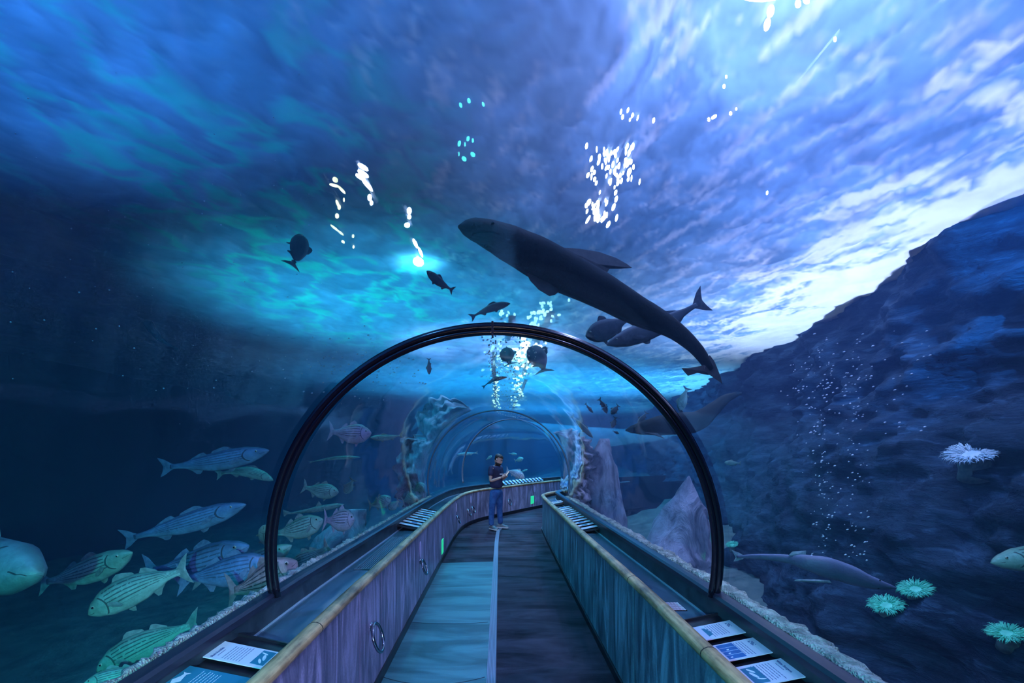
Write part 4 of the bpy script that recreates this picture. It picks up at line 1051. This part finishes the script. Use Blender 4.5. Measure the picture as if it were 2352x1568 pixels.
def hand(w, h, curl, side):
    """five fingers from a palm at w towards h"""
    d_ = (h-w).normalized(); up = Vector((0,0,1)); sd_ = d_.cross(up).normalized(); palm = w+d_*.075
    out = [tube([w, w+d_*.03, palm, palm+d_*.012], [.024, .030, .034, .022], 10)]
    for k in range(4):
        b0 = palm+up*(.026-.0175*k); L_ = (.036, .042, .039, .031)[k]
        out.append(tube([b0-d_*.012, b0+d_*L_*.5+sd_*side*.004, b0+d_*L_*.9+sd_*side*.018, b0+d_*L_*.85+sd_*side*.036], [.0095, .009, .0082, .006], 8))
    tb = w+d_*.035+up*.024
    out.append(tube([tb, tb+up*.022+d_*.018, tb+up*.03+d_*.045+sd_*side*.012], [.011, .010, .007], 8))
    return out
RS, RE, RW, RH = Vector((-.115,-.175,1.42)), Vector((-.135,-.235,1.115)), Vector((.12,-.285,1.205)), Vector((.22,-.27,1.26))
LS, LE, LW, LH = Vector((.085,.175,1.42)), Vector((.13,.205,1.12)), Vector((.22,-.03,1.20)), Vector((.245,-.13,1.25))
# head: rings along a tilted axis
def head(c, look, tilt):
    fx = Vector((look.x*math.cos(tilt), look.y*math.cos(tilt), -math.sin(tilt))); rx = Vector((look.y, -look.x, 0)); ux = rx.cross(fx).normalized()
    if ux.z < 0: ux = -ux
    tab = [(-.125,.030,.035,.030),(-.115,.046,.062,.020),(-.09,.058,.080,.012),(-.06,.066,.088,.004),(-.03,.071,.092,0),(0,.074,.094,-.002),(.03,.077,.096,-.006),(.06,.076,.096,-.010),(.085,.066,.086,-.012),(.105,.046,.062,-.012),(.118,.020,.028,-.012)]
    vs = []; m = 24
    for z, w_, dp, off in tab:
        for k in range(m):
            a = 2*math.pi*k/m; x_ = math.sin(a)*w_; y_ = math.cos(a)*dp+off
            if math.cos(a) > .9:
                y_ += {-.03: .026, 0: .016, -.06: .006}.get(z, 0)*((math.cos(a)-.9)/.1)      # nose
                if z == -.115: y_ += .006
            if z in (.03, 0) and .75 < math.cos(a) < .97: y_ -= .007                          # eye sockets
            vs.append(c+rx*x_+fx*y_+ux*z)
    fs = [(i*m+k, i*m+(k+1)%m, (i+1)*m+(k+1)%m, (i+1)*m+k) for i in range(len(tab)-1) for k in range(m)]+[tuple(range(m)), tuple((len(tab)-1)*m+k for k in range(m))]
    ears = [ico(c+rx*s_*.077+fx*-.012+ux*-.005, .02, 1.5, ux) for s_ in (-1, 1)]
    return vs, fs, fx, rx, ux, ears
HC = Vector((.055,-.02,1.605)); hv, hf, fx, rx, ux, ears = head(HC, Vector((.90,-.43,0)), .45)
body = skin('body', {'pel': (0,0,.98,.13,.10), 'sp': (0,0,1.18,.12,.09), 'ch': (-.01,0,1.34,.13,.095), 'nb': (-.005,0,1.455,.055), 'n': (.03,-.012,1.52,.052),
    'rs': (*RS,.05), 're': (*RE,.042), 'rw': (*RW,.026), 'ls': (*LS,.05), 'le': (*LE,.042), 'lw': (*LW,.026)},
    [('pel','sp'),('sp','ch'),('ch','nb'),('nb','n'),('ch','rs'),('rs','re'),('re','rw'),('ch','ls'),('ls','le'),('le','lw')], skinm, e, 2,
    [(hv, hf)]+ears+hand(RW, RH, 1, -1)+hand(LW, LH, 1, 1))
TS = lambda a, b, k: a.lerp(b, k)
skin('t_shirt', {'hem': (-.005,0,.925,.170,.135), 'w': (-.005,0,1.02,.165,.13), 'sp': (-.005,0,1.18,.165,.125), 'ch': (-.01,0,1.34,.172,.128), 'top': (-.005,0,1.425,.10,.085),
    'rs': (*RS,.072), 'r1': (*TS(RS,RE,.35),.074), 'r2': (*TS(RS,RE,.66),.072), 'ls': (*LS,.072), 'l1': (*TS(LS,LE,.35),.074), 'l2': (*TS(LS,LE,.66),.072)},
    [('hem','w'),('w','sp'),('sp','ch'),('ch','top'),('ch','rs'),('rs','r1'),('r1','r2'),('ch','ls'),('ls','l1'),('l1','l2')], shirt, e)
vs, fs = box(.115,-.175,1.275,.08,.004,.022, Matrix.Rotation(R(30), 3, 'Z')); mesh('shirt_print', vs, fs, plain('print_white', (.7,.72,.8), .6), e)
RF, LF = Vector((-.095,-.11,.09)), Vector((.10,.12,.09))
skin('jeans', {'pel': (0,0,.93,.155,.125), 'c': (0,0,.86,.14,.115), 'rh': (-.07,-.09,.78,.100), 'rk': (-.10,-.105,.47,.074), 'rc': (-.115,-.11,.25,.066), 'ra': (-.115,-.11,.075,.064),
    'lh': (.065,.08,.78,.100), 'lk': (.075,.10,.47,.074), 'lc': (.085,.115,.25,.066), 'la': (.10,.12,.075,.064)},
    [('pel','c'),('c','rh'),('rh','rk'),('rk','rc'),('rc','ra'),('c','lh'),('lh','lk'),('lk','lc'),('lc','la')], denim, e)
def shoe_mesh(c, dr):
    sd_ = Vector((dr.y, -dr.x, 0)); rows = [(-.10,.030,.075),(-.07,.040,.085),(-.02,.043,.088),(.05,.047,.072),(.11,.050,.055),(.16,.044,.045),(.185,.022,.030)]
    vs = []; m = 12
    for x, w_, h_ in rows:
        for k in range(m):
            a = 2*math.pi*k/m; vs.append(c+dr*x+sd_*math.cos(a)*w_+Vector((0,0,.012+max(0, math.sin(a))*h_)))
    fs = [(i*m+k, i*m+(k+1)%m, (i+1)*m+(k+1)%m, (i+1)*m+k) for i in range(len(rows)-1) for k in range(m)]+[tuple(range(m)), tuple((len(rows)-1)*m+k for k in range(m))]
    o = mesh('shoe', vs, fs, shoe, e, True)
    out = [(x, w_*1.08) for x, w_, _ in rows]+[(x, -w_*1.08) for x, w_, _ in reversed(rows)]
    vs = [c+dr*x+sd_*w_ for x, w_ in out]+[c+dr*x+sd_*w_+Vector((0,0,.022)) for x, w_ in out]; n = len(out)
    mesh('sole', vs, [tuple(range(n)), tuple(range(n, 2*n))]+[(k, (k+1)%n, n+(k+1)%n, n+k) for k in range(n)], sole, o)
    vs, fs = join(*[box(*(c+dr*(.03+.022*k)+Vector((0,0,.082-.009*k))), .012, .05, .006, Matrix.Rotation(math.atan2(dr.y, dr.x), 3, 'Z')) for k in range(3)])
    mesh('laces', vs, fs, sole, o)
shoe_mesh(Vector((-.085,-.115,0)), Vector((.62,-.78,0)).normalized()); shoe_mesh(Vector((.11,.11,0)), Vector((.93,-.37,0)).normalized())
# hair and beard as shells over the skull
def shell(name, keep, grow):
    m = 24; pts = [HC+(v-HC)*grow for v in hv]; fs = [f for f in hf[:-2] if all(keep((hv[i]-HC)) for i in f)]
    o = mesh(name, pts, fs, hairm, e, True); md = o.modifiers.new('thick', 'SOLIDIFY'); md.thickness = .006; return o
shell('hair', lambda v: v.dot(ux) > .055 or (v.dot(fx) < .012 and v.dot(ux) > -.06), 1.09)
shell('beard', lambda v: v.dot(ux) < -.055 and v.dot(fx) > -.03, 1.05)
for s_ in (-1, 1):
    v_, f2 = ico(HC+rx*s_*.032+fx*.082+ux*.012, .011); mesh('eye', v_, f2, plain('eye_dark', (.03,.02,.02), .3), e, True)
    vs, fs = tube([HC+rx*s_*.018+fx*.094+ux*.030, HC+rx*s_*.036+fx*.090+ux*.034, HC+rx*s_*.054+fx*.078+ux*.028], .0045, 6); mesh('eyebrow', vs, fs, hairm, e, True)
vs, fs = tube([HC+rx*-.024+fx*.088+ux*-.066, HC+fx*.097+ux*-.064, HC+rx*.024+fx*.088+ux*-.066], .005, 6); mesh('lips', vs, fs, plain('lips', (.35,.16,.14), .5), e, True)
ph = P0+Vector((.255,-.20,1.285)); o = empty('phone', ph, 'dark phone held in both hands by the standing man', 'phone')
rot = Matrix.Rotation(R(-62), 3, 'Z') @ Matrix.Rotation(R(50), 3, 'X')
vs, fs = box(0,0,0,.072,.145,.009, rot); mesh('case', vs, fs, blk, o)
vs, fs = box(*(rot @ Vector((0,0,.0055))), .064,.13,.001, rot); mesh('screen', vs, fs, glow('phone_glow', (.6,.75,1.0), .6), o)
#@END PERSON
#@LIGHT
def light(kind, loc, power, col, target=None, **kw):
    L = bpy.data.lights.new(kind.lower()+'_light', kind); L.energy = power; L.color = col
    for k, v in kw.items(): setattr(L, k, v)
    o = bpy.data.objects.new('scene_'+kind.lower()+'_light', L); C.objects.link(o); o.location = loc  # tank lamps and added fill lights are named alike
    if target is not None: o.rotation_euler = (Vector(target)-Vector(loc)).to_track_quat('-Z', 'Y').to_euler()
    return o
VIO, BLU, CYA = (.42,.42,1.0), (.12,.35,1.0), (.02,.62,.85)
light('SPOT', (4.0, 3.2, 11), 6200, (.42,.46,1.0), (3.6, 2.6, 0), spot_size=R(80), spot_blend=1, shadow_soft_size=.15)
light('SPOT', (5.0, 8.6, 11.2), 9500, (.60,.57,1.0), (6.2, 8.2, 0), spot_size=R(80), spot_blend=1, shadow_soft_size=.3)
light('SPOT', (-3.4, .8, 11), 5200, (.10,.38,1.0), (-3.0, 1.0, 0), spot_size=R(66), spot_blend=1, shadow_soft_size=.15)
light('SPOT', (-2.0, 8.4, 11), 6500, (.02,.64,.88), (-1.6, 9.0, 0), spot_size=R(72), spot_blend=1, shadow_soft_size=.2)
light('SPOT', (.3, 17.5, 11), 19000, (.02,.60,1.0), (.0, 18, 0), spot_size=R(112), spot_blend=1, shadow_soft_size=.2)
light('SPOT', (-.8, 11.0, 11), 10500, (.62,.56,1.0), (.0, 11.4, 0), spot_size=R(44), spot_blend=.8, shadow_soft_size=.2)  # added to brighten the man, far barrier and rock face
light('SPOT', (1.6, 2.4, 5.5), 240, (.56,.54,1.0), (1.9, 2.6, 0), spot_size=R(120), spot_blend=.8, shadow_soft_size=.06)
light('SPOT', (1.62, 2.35, 4.33), 130, (.58,.52,1.0), (2.5, 4.4, 0), spot_size=R(66), spot_blend=.9, shadow_soft_size=.03)  # unseen light added under the surface for shafts at top right
light('SPOT', (-1.72, 2.35, 4.4), 320, (.50,.46,1.0), (-1.78, 3.9, 0), spot_size=R(13), spot_blend=.9, shadow_soft_size=.03)  # unseen narrow light added under water to draw the violet beam
light('SPOT', (-2.6, 2.0, 4.4), 30, (.25,.42,1.0), (-3.4, 4.2, 0), spot_size=R(60), spot_blend=1, shadow_soft_size=.03)
light('SPOT', (4.6, 3.2, 4.25), 1100, (.04,.34,1.0), (5.6, 8.5, 2.6), spot_size=R(70), spot_blend=1, shadow_soft_size=.05)  # unseen underwater light added for blue haze along the rock
light('SPOT', (2.5, 29, 11), 20000, (.08,.52,1.0), (2.5, 29, 0), spot_size=R(118), spot_blend=1, shadow_soft_size=.2)
light('SPOT', (5.6, 18, 11), 15000, (.16,.52,1.0), (5.8, 19, 0), spot_size=R(86), spot_blend=1, shadow_soft_size=.2)
light('SPOT', (-1.1, 6.2, 4.75), 60, (.25,.85,1.0), (-1.1, 6.4, 0), spot_size=R(120), spot_blend=.8, shadow_soft_size=.05)
light('SPOT', (.85, -1.9, 2.0), 560, (.50,.40,1.0), (-1.1, 4.6, .1), spot_size=R(50), spot_blend=.8, shadow_soft_size=.05)  # added inside the tunnel to throw violet on the left barrier
light('SPOT', (-.85, -1.9, 2.0), 560, (.03,.60,.85), (.8, 4.2, -.1), spot_size=R(50), spot_blend=.8, shadow_soft_size=.05)  # added inside the tunnel to throw cyan on right barrier and floor
light('SPOT', (.0, -1.9, 2.3), 1200, (.78,.72,1.0), (.1, 11, .9), spot_size=R(16), spot_blend=.6, shadow_soft_size=.03)  # added fill from behind the camera for the man and far end
light('SPOT', (-.45, -.9, 1.9), 560, (.03,.80,.74), (-3.6, 3.2, .8), spot_size=R(64), spot_blend=1, shadow_soft_size=.05)  # added teal fill inside the tunnel for the left school
light('SPOT', (1.5, .3, 4.1), 220, (.04,.70,.60), (2.8, 3.6, 0), spot_size=R(50), spot_blend=1, shadow_soft_size=.05)  # added teal fill for the bed beside the right gravel
light('POINT', (.0, -1.2, 2.2), 26, (1.0,.82,.85), shadow_soft_size=.08)  # added warm fill for rails, cards and gravel, source unseen

# world: water haze
w = bpy.data.worlds.new('world'); sc.world = w; w.use_nodes = True
nt = w.node_tree; nt.nodes.clear()
wo = nt.nodes.new('ShaderNodeOutputWorld'); bg = nt.nodes.new('ShaderNodeBackground'); bg.inputs[0].default_value = (.01,.03,.12,1); bg.inputs[1].default_value = .3
nt.links.new(bg.outputs[0], wo.inputs[0])
t = NT('tank_water')
vsn = t.n('ShaderNodeVolumeScatter', {'Color': (.24,.42,.97,1), 'Density': .055, 'Anisotropy': .3}).outputs[0]
van = t.n('ShaderNodeVolumeAbsorption', {'Color': (.05,.62,.94,1), 'Density': .085}).outputs[0]
t.l(t.n('ShaderNodeAddShader', {0: vsn, 1: van}).outputs[0], t.out.inputs[1])
t.m.cycles.homogeneous_volume = True
# the water body: the tank full of water, hollow where the tunnel runs through it
def void(i):
    return None
prof = [(RT*math.cos(R(a)), ZC+RT*math.sin(R(a))) for a in range(-10, 191, 10)]+[(-1.37, .98), (-1.37, -1.7), (1.37, -1.7), (1.37, .98)]
vs, fs = sweep([(p[0], p[1]) for p in CP], prof)
me = bpy.data.meshes.new('hollow'); me.from_pydata([tuple(v) for v in vs], [], fs); bm = bmesh.new(); bm.from_mesh(me)
bmesh.ops.recalc_face_normals(bm, faces=bm.faces); bmesh.ops.reverse_faces(bm, faces=bm.faces)
n0 = len(bm.faces); vb, fb = box(1, 21, 1.05, 33, 50, ZS*2-2.1)
nv_ = [bm.verts.new(v) for v in vb]; nf = [bm.faces.new([nv_[k] for k in f]) for f in fb]; bmesh.ops.recalc_face_normals(bm, faces=nf)
bm.to_mesh(me); bm.free(); o = link('tank_water', me, t.m); tag(o, 'hazy blue water filling the whole tank around the tunnel', 'water', kind='structure')
#@END LIGHT

cam = bpy.data.cameras.new('camera'); co = bpy.data.objects.new('camera', cam); C.objects.link(co)
co.location = (0, 0, H); co.rotation_euler = (R(90), 0, 0)
cam.sensor_width = 36; cam.lens = F/2352*36
cam.shift_x = (1176-CX)/2352; cam.shift_y = (CY-784)/2352
cam.clip_start = .05
sc.camera = co
sc.view_settings.view_transform = 'Standard'; sc.view_settings.look = 'None'
sc.view_settings.gamma = 1; sc.view_settings.exposure = 0; sc.view_settings.use_curve_mapping = False
cy = sc.cycles; cy.use_adaptive_sampling = True; cy.adaptive_threshold = .05; cy.adaptive_min_samples = 12
cy.use_denoising = True; cy.max_bounces = 6; cy.diffuse_bounces = 2; cy.glossy_bounces = 3; cy.transmission_bounces = 4
cy.volume_bounces = 0; cy.transparent_max_bounces = 12; cy.sample_clamp_indirect = 4; cy.caustics_reflective = False; cy.caustics_refractive = False
